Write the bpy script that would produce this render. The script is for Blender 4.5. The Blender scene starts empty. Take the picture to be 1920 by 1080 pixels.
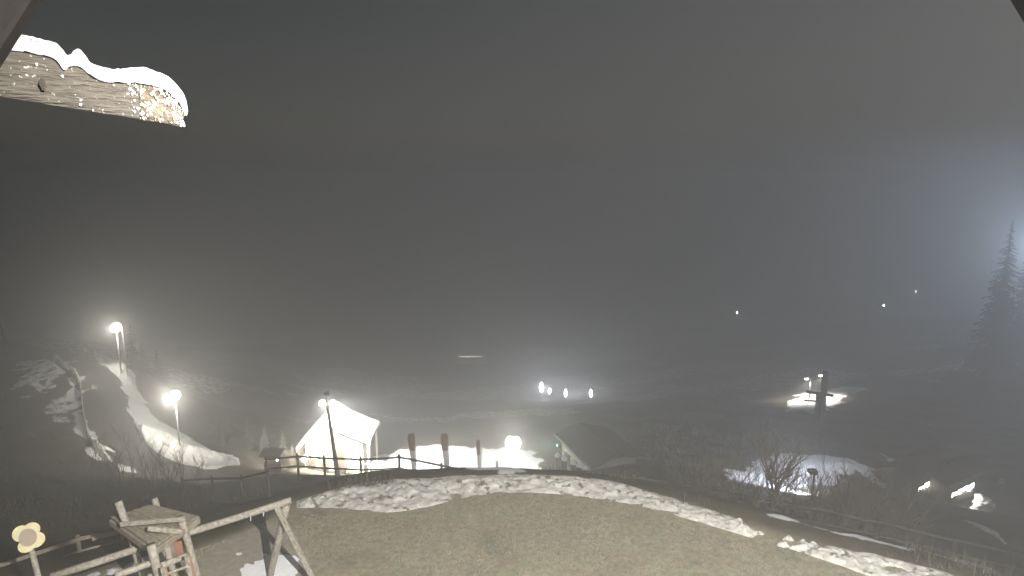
import bpy, math, random
import numpy as np
from mathutils import Vector, Matrix

random.seed(7)
rng = np.random.default_rng(7)
scn = bpy.context.scene
col = scn.collection

# ------------------------------------------------------------------ camera
CAM = np.array([0.0, 0.0, 10.0])
PITCH = math.radians(10.0)
F = 1150.0                                   # focal length in photo pixels (1920 wide)
cd = bpy.data.cameras.new('camera')
cd.sensor_width = 36.0
cd.lens = F / 1920.0 * 36.0
cd.clip_start = 0.05
cd.clip_end = 5000.0
cam = bpy.data.objects.new('camera', cd)
col.objects.link(cam)
cam.location = CAM
cam.rotation_euler = (math.radians(90) - PITCH, 0, 0)
scn.camera = cam

# ------------------------------------------------------------------ night sky
w = bpy.data.worlds.new('World')
scn.world = w
w.use_nodes = True
nt = w.node_tree
nt.nodes.clear()
sky = nt.nodes.new('ShaderNodeTexSky')
sky.sky_type = 'NISHITA'
sky.sun_disc = False
sky.sun_elevation = math.radians(22.0)
sky.sun_rotation = math.radians(125.0)
sky.air_density = 1.6
sky.dust_density = 3.0
hsv = nt.nodes.new('ShaderNodeHueSaturation')
hsv.inputs['Saturation'].default_value = 0.42
bg = nt.nodes.new('ShaderNodeBackground')
bg.inputs['Strength'].default_value = 0.0102
out = nt.nodes.new('ShaderNodeOutputWorld')
nt.links.new(sky.outputs[0], hsv.inputs['Color'])
nt.links.new(hsv.outputs[0], bg.inputs['Color'])
nt.links.new(bg.outputs[0], out.inputs['Surface'])

scn.view_settings.view_transform = 'Standard'
scn.view_settings.look = 'None'
scn.view_settings.exposure = 0.12
scn.view_settings.gamma = 1.0
scn.view_settings.use_curve_mapping = False
scn.render.engine = 'CYCLES'
scn.cycles.volume_bounces = 1
scn.cycles.max_bounces = 4
scn.cycles.diffuse_bounces = 2
scn.cycles.glossy_bounces = 2
scn.cycles.use_denoising = True
scn.cycles.use_adaptive_sampling = False
scn.cycles.use_light_tree = True
scn.cycles.sample_clamp_indirect = 4.0
scn.cycles.sample_clamp_direct = 0.0


def lamp_object(name, kind, loc, energy, color, radius=0.1, target=None, angle=60, blend=0.5):
    ld = bpy.data.lights.new(name, kind)
    ld.energy = energy
    ld.color = color
    ld.shadow_soft_size = radius
    o = bpy.data.objects.new(name, ld)
    o.location = tuple(loc)
    if kind == 'SPOT':
        ld.spot_size = math.radians(angle)
        ld.spot_blend = blend
        o.rotation_euler = (Vector(tuple(target)) - Vector(tuple(loc))).to_track_quat('-Z', 'Y').to_euler()
    col.objects.link(o)
    return o


# floodlight under the lodge's gable, above and to the right of the camera
lamp_object('lodge_floodlight', 'SPOT', (5.2, -3.0, 13.4), 53000, (1.0, 0.96, 0.89), 0.06, (1.0, 15.0, 0.0), 84, 0.6)
# unseen fill lamp added behind the camera to light the rafter
lamp_object('rafter_fill_lamp', 'POINT', (1.6, -0.8, 11.1), 330, (1.0, 0.95, 0.86), 0.05)

# ------------------------------------------------------------------ geometry helpers
sp, cp = math.sin(PITCH), math.cos(PITCH)


def P(u, v, d):
    """photo pixel + depth along the view axis -> world point (used while surveying the place)"""
    a, b = (u - 960.0) / F, (v - 540.0) / F
    return CAM + d * np.array([a, cp - b * sp, -sp - b * cp])


def PZ(u, v, z):
    b = (v - 540.0) / F
    d = (CAM[2] - z) / (sp + cp * b)
    return P(u, v, d)


class MB:
    def __init__(self):
        self.v, self.f = [], []

    def add(self, verts, faces):
        n = len(self.v)
        self.v += [tuple(p) for p in verts]
        self.f += [tuple(i + n for i in f) for f in faces]
        return self

    def tube(self, pts, radii, n=7, cap=True, jitter=0.0):
        pts = [np.array(p, float) for p in pts]
        if not hasattr(radii, '__len__'):
            radii = [radii] * len(pts)
        rings, prev = [], None
        for i, p in enumerate(pts):
            t = pts[min(i + 1, len(pts) - 1)] - pts[max(i - 1, 0)]
            t = t / (np.linalg.norm(t) + 1e-9)
            a = prev if prev is not None else (np.array([0, 0, 1.0]) if abs(t[2]) < 0.9 else np.array([1.0, 0, 0]))
            x = np.cross(t, a); x /= np.linalg.norm(x) + 1e-9
            y = np.cross(x, t); prev = y
            ring = []
            for k in range(n):
                th = 2 * math.pi * k / n
                r = radii[i] * (1 + (random.uniform(-jitter, jitter) if jitter else 0))
                ring.append(p + r * (math.cos(th) * x + math.sin(th) * y))
            rings.append(ring)
        vs = [q for r in rings for q in r]
        fs = []
        for i in range(len(pts) - 1):
            for k in range(n):
                k2 = (k + 1) % n
                fs.append((i * n + k, (i + 1) * n + k, (i + 1) * n + k2, i * n + k2))
        if cap:
            fs.append(tuple(range(n)))
            fs.append(tuple(range((len(pts) - 1) * n, len(pts) * n))[::-1])
        return self.add(vs, fs)

    def beam(self, a, b, wd, ht, up=(0, 0, 1)):
        """a squared bar from a to b, wd across, ht along 'up', with small chamfers"""
        a, b = np.array(a, float), np.array(b, float)
        t = b - a; t /= np.linalg.norm(t)
        up = np.array(up, float)
        x = np.cross(t, up); x /= np.linalg.norm(x)
        y = np.cross(x, t)
        c = min(wd, ht) * 0.14
        prof = [(-wd/2+c, -ht/2), (wd/2-c, -ht/2), (wd/2, -ht/2+c), (wd/2, ht/2-c), (wd/2-c, ht/2), (-wd/2+c, ht/2), (-wd/2, ht/2-c), (-wd/2, -ht/2+c)]
        vs = [a + p * x + q * y for p, q in prof] + [b + p * x + q * y for p, q in prof]
        n = 8
        fs = [(k, (k+1) % n, n + (k+1) % n, n + k) for k in range(n)]
        fs += [tuple(range(n))[::-1], tuple(range(n, 2*n))]
        return self.add(vs, fs)

    def box(self, c, sx, sy, sz, rz=0.0):
        ca, sa = math.cos(rz), math.sin(rz)
        vs = []
        for z in (-sz/2, sz/2):
            for x, y in ((-sx/2, -sy/2), (sx/2, -sy/2), (sx/2, sy/2), (-sx/2, sy/2)):
                vs.append((c[0] + x*ca - y*sa, c[1] + x*sa + y*ca, c[2] + z))
        return self.add(vs, [(3,2,1,0), (4,5,6,7), (0,1,5,4), (1,2,6,5), (2,3,7,6), (3,0,4,7)])

    def prism(self, poly, vec):
        """closed polygon pushed along vec"""
        n = len(poly); vec = np.array(vec, float)
        a = [np.array(p, float) for p in poly]
        b = [p + vec for p in a]
        fs = [tuple(range(n)), tuple(range(n, 2*n))[::-1]]
        fs += [(k, n + k, n + (k+1) % n, (k+1) % n) for k in range(n)]
        return self.add(a + b, fs)

    def lathe(self, c, prof, n=16, axis=None):
        c = np.array(c, float)
        vs, fs = [], []
        for r, z in prof:
            for k in range(n):
                th = 2*math.pi*k/n
                vs.append(c + np.array([r*math.cos(th), r*math.sin(th), z]))
        for i in range(len(prof)-1):
            for k in range(n):
                k2 = (k+1) % n
                fs.append((i*n+k, i*n+k2, (i+1)*n+k2, (i+1)*n+k))
        fs.append(tuple(range(n))[::-1]); fs.append(tuple(range((len(prof)-1)*n, len(prof)*n)))
        return self.add(vs, fs)

    def ball(self, c, r, nu=10, nv=6, squash=1.0):
        prof = [(max(r*math.sin(math.pi*i/nv), 0.02*r), -r*squash*math.cos(math.pi*i/nv)) for i in range(nv+1)]
        return self.lathe(c, prof, nu)

    def build(self, name, mat, parent=None, loc=None, smooth=False):
        off = np.zeros(3)
        if parent is not None:
            off = np.array(parent.get('_off', (0, 0, 0)))
        elif loc is not None:
            off = np.array(loc, float)
        me = bpy.data.meshes.new(name)
        vv = (np.array(self.v, float) - off).tolist()
        me.from_pydata(vv, [], self.f)
        me.validate()
        me.materials.append(mat)
        if smooth:
            me.polygons.foreach_set('use_smooth', [True] * len(me.polygons))
        o = bpy.data.objects.new(name, me)
        col.objects.link(o)
        if parent is not None:
            o.parent = parent
        elif loc is not None:
            o.location = tuple(loc)
        OFFS.append(o)
        o['_off'] = [float(q) for q in off]
        return o


OFFS = []


def tag(o, label=None, cat=None, group=None, kind=None):
    if label: o['label'] = label
    if cat: o['category'] = cat
    if group: o['group'] = group
    if kind: o['kind'] = kind
    return o


def thing(name, loc, label, cat, group=None):
    o = bpy.data.objects.new(name, None)
    o.empty_display_size = 0.2
    o.location = tuple(float(q) for q in loc)
    o['_off'] = [float(q) for q in loc]
    OFFS.append(o)
    col.objects.link(o)
    return tag(o, label, cat, group)


def copy_thing(root, loc, rz=0.0, s=1.0, label=None):
    c = root.copy(); col.objects.link(c)
    c.location = tuple(loc); c.rotation_euler = (0, 0, rz); c.scale = (s, s, s)
    if label: c['label'] = label
    for ch in [k for k in root.children]:
        d = ch.copy(); col.objects.link(d); d.parent = c
        for g in [k for k in ch.children]:
            e = g.copy(); col.objects.link(e); e.parent = d
    return c


# ------------------------------------------------------------------ materials
def mat(name, c1, c2=None, scale=4.0, rough=0.85, bump=0.0, detail=6.0, stretch=None, spots=None, contrast=(0.35, 0.65)):
    m = bpy.data.materials.new(name)
    m.use_nodes = True
    n, l = m.node_tree.nodes, m.node_tree.links
    b = n['Principled BSDF']
    b.inputs['Roughness'].default_value = rough
    b.inputs['Specular IOR Level'].default_value = 0.25
    b.inputs['Base Color'].default_value = (*c1, 1)
    if c2:
        tc = n.new('ShaderNodeTexCoord')
        mp = n.new('ShaderNodeMapping')
        if stretch: mp.inputs['Scale'].default_value = stretch
        no = n.new('ShaderNodeTexNoise')
        no.inputs['Scale'].default_value = scale
        no.inputs['Detail'].default_value = detail
        no.inputs['Roughness'].default_value = 0.62
        rp = n.new('ShaderNodeValToRGB')
        rp.color_ramp.elements[0].position, rp.color_ramp.elements[1].position = contrast
        rp.color_ramp.elements[0].color = (*c1, 1)
        rp.color_ramp.elements[1].color = (*c2, 1)
        l.new(tc.outputs['Object'], mp.inputs['Vector'])
        l.new(mp.outputs[0], no.inputs['Vector'])
        l.new(no.outputs['Fac'], rp.inputs['Fac'])
        src = rp.outputs['Color']
        if spots:
            sc, th, sc_col = spots
            n2 = n.new('ShaderNodeTexNoise')
            n2.inputs['Scale'].default_value = sc
            n2.inputs['Detail'].default_value = 3
            r2 = n.new('ShaderNodeValToRGB')
            r2.color_ramp.elements[0].position = th
            r2.color_ramp.elements[1].position = th + 0.04
            mx = n.new('ShaderNodeMixRGB')
            mx.inputs['Color2'].default_value = (*sc_col, 1)
            l.new(tc.outputs['Object'], n2.inputs['Vector'])
            l.new(n2.outputs['Fac'], r2.inputs['Fac'])
            l.new(r2.outputs['Color'], mx.inputs['Fac'])
            l.new(src, mx.inputs['Color1'])
            src = mx.outputs['Color']
        l.new(src, b.inputs['Base Color'])
        if bump:
            bp = n.new('ShaderNodeBump')
            bp.inputs['Strength'].default_value = bump
            bp.inputs['Distance'].default_value = 0.05
            l.new(no.outputs['Fac'], bp.inputs['Height'])
            l.new(bp.outputs[0], b.inputs['Normal'])
    return m


def emit(name, c, strength):
    m = bpy.data.materials.new(name)
    m.use_nodes = True
    b = m.node_tree.nodes['Principled BSDF']
    b.inputs['Base Color'].default_value = (*c, 1)
    b.inputs['Emission Color'].default_value = (*c, 1)
    b.inputs['Emission Strength'].default_value = strength
    m.cycles.emission_sampling = 'FRONT'
    return m


M_wood = mat('weathered_wood', (0.17, 0.155, 0.13), (0.37, 0.345, 0.29), 14, 0.85, 0.6, stretch=(1, 1, 1))
M_wood_dark = mat('dark_wet_wood', (0.045, 0.04, 0.034), (0.09, 0.08, 0.065), 6, 0.8, 0.3)
M_plank = mat('grey_planks', (0.16, 0.14, 0.11), (0.27, 0.24, 0.19), 7, 0.85, 0.3)
M_rafter = mat('rough_rafter', (0.11, 0.098, 0.082), (0.25, 0.225, 0.19), 34, 0.9, 0.9, detail=14, stretch=(0.45, 0.45, 3.2), contrast=(0.28, 0.72), spots=(75, 0.66, (0.7, 0.68, 0.64)))
M_knot = mat('dark_knot', (0.05, 0.043, 0.035), (0.13, 0.115, 0.095), 90, 0.9, 0.8, detail=8)
M_housing = mat('dark_housing', (0.018, 0.016, 0.015), (0.03, 0.027, 0.024), 9, 0.9)  # even dark colour of the camera housing corners
M_frost = mat('frosted_wood', (0.085, 0.066, 0.043), (0.23, 0.19, 0.13), 26, 0.9, 0.9, detail=8, spots=(80, 0.58, (0.82, 0.81, 0.78)))
M_snow = mat('snow', (0.70, 0.71, 0.74), (0.82, 0.82, 0.84), 5, 0.7, 0.35)
M_snow_dirty = mat('old_snow', (0.38, 0.365, 0.33), (0.66, 0.65, 0.62), 3.2, 0.75, 0.7, detail=9, spots=(4.5, 0.60, (0.17, 0.145, 0.105)))
M_metal = mat('grey_metal', (0.10, 0.10, 0.105), (0.16, 0.16, 0.165), 8, 0.55)
M_metal_pale = mat('galvanised_metal', (0.36, 0.36, 0.37), (0.46, 0.46, 0.47), 8, 0.5)
M_dark = mat('near_black_paint', (0.03, 0.03, 0.032), (0.05, 0.05, 0.05), 5, 0.6)
M_plaster = mat('pale_plaster', (0.55, 0.52, 0.45), (0.66, 0.63, 0.56), 3, 0.9, 0.15)
M_render = mat('grey_render', (0.20, 0.195, 0.18), (0.27, 0.26, 0.24), 3, 0.9, 0.15)
M_hut = mat('honey_timber', (0.52, 0.46, 0.36), (0.62, 0.56, 0.46), 4, 0.85, 0.3)
M_chalet = mat('dark_chalet_timber', (0.06, 0.048, 0.036), (0.10, 0.08, 0.06), 4, 0.85, 0.3)
M_red = mat('red_flag_cloth', (0.20, 0.075, 0.055), (0.25, 0.10, 0.075), 3, 0.9)
M_white_cloth = mat('white_flag_cloth', (0.60, 0.60, 0.60), (0.70, 0.70, 0.70), 3, 0.9)
M_orange = mat('orange_red_paint', (0.27, 0.12, 0.08), (0.34, 0.16, 0.11), 6, 0.6)
M_cream = mat('cream_paint', (0.46, 0.42, 0.24), (0.56, 0.52, 0.32), 7, 0.75, 0.1)
M_brown = mat('brown_paint', (0.24, 0.19, 0.16), (0.31, 0.25, 0.21), 9, 0.8, 0.1)
M_bark = mat('grey_bark', (0.11, 0.095, 0.07), (0.19, 0.16, 0.12), 9, 0.9, 0.3)
M_twig = mat('bare_twig', (0.065, 0.056, 0.042), (0.12, 0.10, 0.075), 5, 0.9)
M_needle = mat('spruce_needles', (0.025, 0.032, 0.022), (0.05, 0.062, 0.04), 2, 0.9)
M_brush = mat('dry_brush', (0.045, 0.04, 0.03), (0.10, 0.088, 0.062), 1.5, 0.95)
M_grass = mat('winter_grass', (0.21, 0.196, 0.158), (0.36, 0.34, 0.275), 0.9, 0.95, detail=9)
M_glow_warm = emit('lamp_glass_warm', (1.0, 0.95, 0.80), 30)
M_globe = emit('globe_glass', (1.0, 0.96, 0.86), 14)
M_plaza_globe = emit('large_globe_glass', (1.0, 0.97, 0.88), 14)
M_far_white = emit('far_lamp_white', (0.95, 0.98, 1.0), 120)
M_far_warm = emit('far_window_warm', (1.0, 0.93, 0.74), 8)
M_far_cool = emit('far_window_cool', (0.86, 1.0, 0.95), 120)
M_window = emit('lit_window', (1.0, 0.97, 0.86), 10)
M_blue_glass = emit('blue_white_lamp', (0.72, 0.86, 1.0), 12)
M_green_glass = emit('green_lamp', (0.35, 1.0, 0.70), 2)

# ------------------------------------------------------------------ terrain
berm_px = [(556, 946, 7), (610, 938, 16), (660, 934, 26), (720, 931, 32), (790, 925, 29), (870, 913, 22), (950, 907, 18), (1040, 909, 18), (1120, 917, 20),
           (1200, 933, 18), (1290, 958, 16), (1370, 983, 15), (1430, 1001, 15), (1490, 1019, 15), (1550, 1037, 15), (1620, 1056, 22), (1690, 1076, 27), (1760, 1098, 29), (1840, 1128, 29)]
ctrl = []


def cpt(*a):
    for (u, v, d) in a:
        ctrl.append(P(u, v, d))


for (u, v, h) in berm_px:                       # lawn rim
    q = PZ(u, v - h, 0.0); ctrl.append(q)
    r = q.copy(); r[:2] *= 0.93; r[2] = 0; ctrl.append(r)
for (u, v) in ((60, 1110), (60, 1200), (200, 1070), (350, 1040), (450, 1005), (510, 975), (700, 1000), (960, 960), (1200, 990), (1400, 1060), (700, 1080), (960, 1080), (1300, 1080),
               (960, 1250), (500, 1250), (1500, 1250), (960, 1600), (400, 1600), (1600, 1600), (0, 1250), (1980, 1300)):
    ctrl.append(PZ(u, v, 0.0))
for q in ((0, -30, 0), (-40, -40, 0), (40, -40, 0), (-30, 0, 0), (30, 0, 0), (0, -300, 5), (-300, -200, -5), (300, -200, -5)):
    ctrl.append(np.array(q, float))
cpt((100, 1010, 22), (0, 1010, 20.5), (250, 935, 28), (420, 930, 29), (480, 900, 38), (100, 900, 35), (0, 850, 42), (0, 750, 55), (130, 820, 46), (60, 690, 64), (-150, 850, 40), (-150, 700, 66), (-100, 1000, 20))
road_c = [(140, 664, 66), (155, 678, 62), (178, 705, 58), (196, 740, 55), (205, 790, 52), (232, 833, 50), (300, 873, 48), (380, 893, 46), (450, 903, 45), (540, 915, 43)]
cpt(*road_c)
cpt((90, 676, 63), (235, 690, 61), (150, 760, 54), (250, 760, 55), (165, 820, 50), (285, 825, 51), (245, 890, 46), (340, 855, 50), (440, 866, 52),
    (260, 700, 64), (330, 780, 62), (420, 830, 60), (520, 865, 56), (400, 760, 80), (140, 640, 85), (0, 640, 90))
fence_px = [(500, 893, 35), (560, 889, 34), (610, 893, 33), (678, 897, 31), (750, 894, 30), (828, 911, 29.3), (893, 925, 28.7), (955, 928, 28.5), (1015, 928, 28.5), (1080, 929, 28.5), (1140, 931, 28.4), (1190, 934, 28.2),
            (1245, 944, 27.8), (1304, 953, 27.3), (1373, 967, 26.7), (1447, 982, 26.2), (1517, 996, 25.7), (1582, 1010, 25.2), (1640, 1023, 24.9), (1697, 1037, 24.6), (1786, 1058, 24.2), (1895, 1082, 23.8), (2000, 1105, 23.4)]
cpt(*fence_px)
cpt((635, 893, 45), (560, 880, 48), (630, 878, 54), (1020, 890, 48), (1080, 872, 51), (1200, 880, 42), (1250, 850, 50), (1350, 850, 52), (1150, 800, 66), (1350, 790, 70),
    (1400, 930, 32), (1450, 900, 40.5), (1560, 900, 42), (1560, 860, 47.5), (1400, 872, 46), (1480, 854, 49), (1600, 872, 46), (1660, 905, 43), (1712, 930, 38), (1800, 935, 39), (1840, 958, 36), (1900, 1005, 28), (1900, 900, 46), (2050, 1000, 28),
    (1500, 775, 72), (1540, 740, 82), (1640, 722, 90), (1750, 800, 66), (1900, 800, 66), (1900, 650, 95), (2100, 800, 60),
    (1060, 748, 125), (870, 674, 220), (600, 720, 135), (700, 780, 85), (300, 640, 160), (1380, 600, 300), (1650, 592, 310), (1720, 560, 340), (1900, 585, 200))
for (u, v) in ((670, 884), (700, 866), (790, 846), (850, 836), (940, 846), (950, 884), (800, 884), (880, 862), (600, 850)):
    ctrl.append(PZ(u, v, -15.0))
for q in ((-900, 900, -20), (0, 1000, -60), (900, 900, -20), (-900, 0, -10), (900, 0, -10), (0, -900, 20), (0, 600, -58), (-400, 500, -35), (400, 500, -40)):
    ctrl.append(np.array(q, float))
C = np.array(ctrl)
# thin out nearly coincident survey points
keep = []
for i in range(len(C)):
    if all(np.linalg.norm(C[i, :2] - C[j, :2]) > 0.35 for j in keep):
        keep.append(i)
C = C[keep]
mm = 1.5


def phi(A, B):
    d2 = ((A[:, None, :2] - B[None, :, :2]) ** 2).sum(-1)
    return np.sqrt(d2 + mm * mm)


n = len(C)
A = np.zeros((n + 3, n + 3))
A[:n, :n] = phi(C, C) - 0.02 * np.eye(n)
A[:n, n] = 1; A[:n, n + 1:n + 3] = C[:, :2]
A[n:, :n] = A[:n, n:].T
sol = np.linalg.solve(A, np.concatenate([C[:, 2], np.zeros(3)]))
lawn_poly = np.array([PZ(u, v - h * 0.6, 0.0)[:2] for (u, v, h) in berm_px] + [(11, 3), (11, -25), (-14, -25), (-14, 8)] + [PZ(u, v, 0.0)[:2] for (u, v) in ((60, 1120), (200, 1068), (350, 1035), (450, 1000), (520, 965))])


def poly_dist(pts, poly):
    """signed distance, positive inside"""
    a = poly; b = np.roll(poly, -1, 0)
    dmin = np.full(len(pts), 1e9)
    ins = np.zeros(len(pts), bool)
    for p, q in zip(a, b):
        e = q - p
        t = np.clip(((pts - p) @ e) / (e @ e + 1e-12), 0, 1)
        dmin = np.minimum(dmin, np.hypot(*(pts - p - t[:, None] * e).T))
        c = ((p[1] > pts[:, 1]) != (q[1] > pts[:, 1]))
        xi = (q[0] - p[0]) * (pts[:, 1] - p[1]) / (q[1] - p[1] + 1e-12) + p[0]
        ins ^= c & (pts[:, 0] < xi)
    return np.where(ins, dmin, -dmin)


def smooth(x, a, b):
    t = np.clip((x - a) / (b - a), 0, 1)
    return t * t * (3 - 2 * t)


_perm = rng.random((64, 64))


def vnoise(x, y):
    xi, yi = np.floor(x).astype(int), np.floor(y).astype(int)
    fx, fy = x - xi, y - yi
    fx, fy = fx * fx * (3 - 2 * fx), fy * fy * (3 - 2 * fy)
    g = lambda a, b: _perm[a % 64, b % 64]
    return (g(xi, yi) * (1 - fx) + g(xi + 1, yi) * fx) * (1 - fy) + (g(xi, yi + 1) * (1 - fx) + g(xi + 1, yi + 1) * fx) * fy


def fbm(x, y, o=4):
    s, a, t = 0, 1.0, 0
    for k in range(o):
        s = s + a * vnoise(x * 2 ** k + 17.3 * k, y * 2 ** k + 5.1 * k); t += a; a *= 0.5
    return s / t - 0.5


def ground_z(xy, rough=True):
    xy = np.atleast_2d(np.asarray(xy, float))[:, :2]
    z = np.empty(len(xy))
    for i in range(0, len(xy), 20000):
        q = xy[i:i + 20000]
        z[i:i + 20000] = phi(q, C) @ sol[:n] + sol[n] + q @ sol[n + 1:]
    ld = poly_dist(xy, lawn_poly)
    k = smooth(ld, -1.0, 0.6)
    z = z * (1 - k)
    if rough:
        far = np.hypot(xy[:, 0], xy[:, 1])
        amp = (1 - smooth(ld, -2.5, 0.5)) * (0.25 + 0.004 * np.clip(far, 0, 300))
        z = z + amp * 1.0 * fbm(xy[:, 0] * 0.35, xy[:, 1] * 0.35, 5) + 0.03 * fbm(xy[:, 0] * 1.3, xy[:, 1] * 1.3, 3) * k
    return z


_lut = {}


def G(u, v):
    """point of the ground seen at a photo pixel"""
    key = (u, v)
    if key not in _lut:
        d = np.geomspace(8, 700, 1500)
        a, b = (u - 960.0) / F, (v - 540.0) / F
        pts = CAM + d[:, None] * np.array([a, cp - b * sp, -sp - b * cp])
        below = np.where(pts[:, 2] < ground_z(pts))[0]
        i = below[0] if len(below) else len(d) - 1
        p = pts[i].copy(); p[2] = ground_z(p)[0]
        _lut[key] = p
    return _lut[key].copy()


def GA(p, dz=0.0):
    p = np.array(p, float).copy(); p[2] = ground_z(p)[0] + dz
    return p


radii_ = np.concatenate([[2.5], np.geomspace(4, 1400, 640)])
ang = np.concatenate([np.linspace(-55, 55, 470), np.linspace(58, 302, 50)])
ang = np.radians(ang)
RR, AA = np.meshgrid(radii_, ang, indexing='ij')
XY = np.stack([RR * np.sin(AA), RR * np.cos(AA)], -1).reshape(-1, 2)
Z = ground_z(XY)
nr, na = len(radii_), len(ang)
V = np.concatenate([np.column_stack([XY, Z]), [[0, 0, 0]]])


def zone_poly(px):
    return np.array([G(u, v)[:2] for u, v in px])


def zone(px, soft=0.6, ragged=1.2, freq=0.8):
    d = poly_dist(XY, zone_poly(px))
    d = d + ragged * fbm(XY[:, 0] * freq, XY[:, 1] * freq, 4) * 2
    return smooth(d, -soft, soft)


dist = np.hypot(XY[:, 0], XY[:, 1])
snow = np.zeros(len(XY))
for px, so, ra, am in (
        ([(640, 881), (655, 868), (715, 852), (785, 839), (860, 834), (945, 838), (1000, 850), (1010, 868), (960, 878), (880, 880), (700, 882)], 1.3, 1.3, 1.0),
        ([(1310, 900), (1400, 876), (1470, 852), (1540, 850), (1605, 868), (1600, 893), (1540, 908), (1470, 962), (1420, 948), (1340, 930)], 1.6, 2.2, 0.9),
        ([(180, 662), (205, 668), (250, 705), (264, 740), (288, 780), (345, 812), (445, 868), (400, 880), (330, 862), (276, 830), (252, 790), (240, 745), (220, 708)], 0.3, 0.6, 0.8),
        ([(258, 800), (290, 806), (335, 822), (390, 852), (440, 870), (405, 880), (335, 862), (280, 832)], 0.35, 0.5, 1.0),
        ([(176, 662), (200, 668), (245, 704), (240, 716), (218, 706), (184, 682)], 0.4, 0.5, 1.0),
        ([(85, 672), (112, 676), (152, 716), (162, 790), (200, 850), (240, 884), (222, 888), (178, 850), (138, 790), (130, 730)], 0.4, 1.3, 0.85),
        ([(20, 680), (90, 674), (140, 730), (130, 800), (90, 770), (40, 720)], 0.8, 3.2, 0.55),
        ([(1470, 772), (1500, 738), (1590, 724), (1630, 728), (1570, 752), (1545, 778)], 0.8, 1.5, 1.0),
        ([(1455, 966), (1580, 1000), (1700, 1026), (1900, 1074), (1900, 1079), (1700, 1031), (1580, 1005), (1455, 971)], 0.2, 0.6, 0.62),
        ([(1600, 872), (1622, 876), (1712, 928), (1700, 931), (1610, 884)], 0.3, 0.3, 0.9),
        ([(1625, 843), (1640, 845), (1712, 876), (1700, 880)], 0.5, 0.6, 0.75),
        ([(1798, 972), (1810, 974), (1895, 1020), (1885, 1024)], 0.25, 0.3, 0.7),
        ([(1290, 832), (1400, 815), (1420, 822), (1300, 840)], 0.7, 1.0, 0.4),
        ([(1560, 940), (1700, 975), (1800, 1015), (1740, 1030), (1600, 990)], 0.7, 1.6, 0.35),
        ([(475, 1048), (520, 1052), (565, 1074), (560, 1090), (520, 1078), (480, 1068)], 0.06, 1.3, 0.8),
        ([(440, 1035), (456, 1035), (456, 1043), (440, 1043)], 0.06, 0.2, 1.0),
        ([(315, 1030), (330, 1060), (250, 1085), (160, 1085)], 0.1, 0.8, 0.6),
):
    snow = np.maximum(snow, am * zone(px, so, ra))
# thin remnants of snow over the dim valley floor
val = smooth(dist, 58, 80) * smooth(fbm(XY[:, 0] * 0.06, XY[:, 1] * 0.06, 5), -0.10, 0.10) * 0.45
snow = np.maximum(snow, val)
ldist = poly_dist(XY, lawn_poly)
lawn = smooth(ldist, -0.4, 0.3)
sand = zone([(330, 1100), (372, 1040), (440, 1005), (510, 985), (540, 1000), (575, 1060), (610, 1100), (600, 1200), (300, 1200)], 0.4, 0.5)
roadz = np.zeros(len(XY))
rc = np.array([G(u, v)[:2] for (u, v, d) in road_c])
for p, q in zip(rc[:-1], rc[1:]):
    e = q - p
    t = np.clip(((XY - p) @ e) / (e @ e), 0, 1)
    dd = np.hypot(*(XY - p - t[:, None] * e).T)
    roadz = np.maximum(roadz, 1 - smooth(dd, 1.5, 2.1))
# a real carriageway: level across, cut a little below its banks
V[:-1, 2] -= 0.12 * roadz

faces = []
i0 = np.arange(nr - 1)[:, None] * na
k0 = np.arange(na)[None, :]
k1 = (k0 + 1) % na
quads = np.stack([i0 + k0, i0 + k1, i0 + na + k1, i0 + na + k0], -1).reshape(-1, 4)[:, ::-1]
tris = np.stack([np.full(na, len(XY)), np.arange(na), (np.arange(na) + 1) % na], -1)[:, ::-1]
me = bpy.data.meshes.new('ground')
me.vertices.add(len(V)); me.vertices.foreach_set('co', V.ravel())
nl = len(quads) * 4 + len(tris) * 3
me.loops.add(nl)
me.loops.foreach_set('vertex_index', np.concatenate([quads.ravel(), tris.ravel()]).astype(np.int32))
me.polygons.add(len(quads) + len(tris))
me.polygons.foreach_set('loop_start', np.concatenate([np.arange(len(quads)) * 4, len(quads) * 4 + np.arange(len(tris)) * 3]).astype(np.int32))
me.update(calc_edges=True)
me.validate()
me.polygons.foreach_set('use_smooth', np.ones(len(me.polygons), bool))
at = me.attributes.new('cover', 'FLOAT_COLOR', 'POINT')
cov = np.zeros((len(V), 4)); cov[:, 3] = 1
cov[:-1, 0] = snow; cov[:-1, 1] = lawn; cov[:-1, 2] = sand
at.data.foreach_set('color', cov.ravel())
at2 = me.attributes.new('carriageway', 'FLOAT', 'POINT')
at2.data.foreach_set('value', np.concatenate([roadz, [0]]).astype(np.float32))

gm = bpy.data.materials.new('ground_cover')
gm.use_nodes = True
N, L = gm.node_tree.nodes, gm.node_tree.links
B = N['Principled BSDF']; B.inputs['Roughness'].default_value = 0.95; B.inputs['Specular IOR Level'].default_value = 0.1
tc = N.new('ShaderNodeTexCoord')


def noise(scale, detail=8, rough=0.6):
    q = N.new('ShaderNodeTexNoise'); q.inputs['Scale'].default_value = scale; q.inputs['Detail'].default_value = detail; q.inputs['Roughness'].default_value = rough
    L.new(tc.outputs['Object'], q.inputs['Vector']); return q


def ramp(src, stops):
    r = N.new('ShaderNodeValToRGB'); r.color_ramp.elements[0].position = stops[0][0]; r.color_ramp.elements[0].color = (*stops[0][1], 1)
    r.color_ramp.elements[1].position = stops[-1][0]; r.color_ramp.elements[1].color = (*stops[-1][1], 1)
    for p, c in stops[1:-1]:
        e = r.color_ramp.elements.new(p); e.color = (*c, 1)
    L.new(src, r.inputs['Fac']); return r.outputs['Color']


def mix(f, a, b):
    m = N.new('ShaderNodeMixRGB'); L.new(f, m.inputs['Fac']); L.new(a, m.inputs['Color1']); L.new(b, m.inputs['Color2']); return m.outputs['Color']


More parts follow.
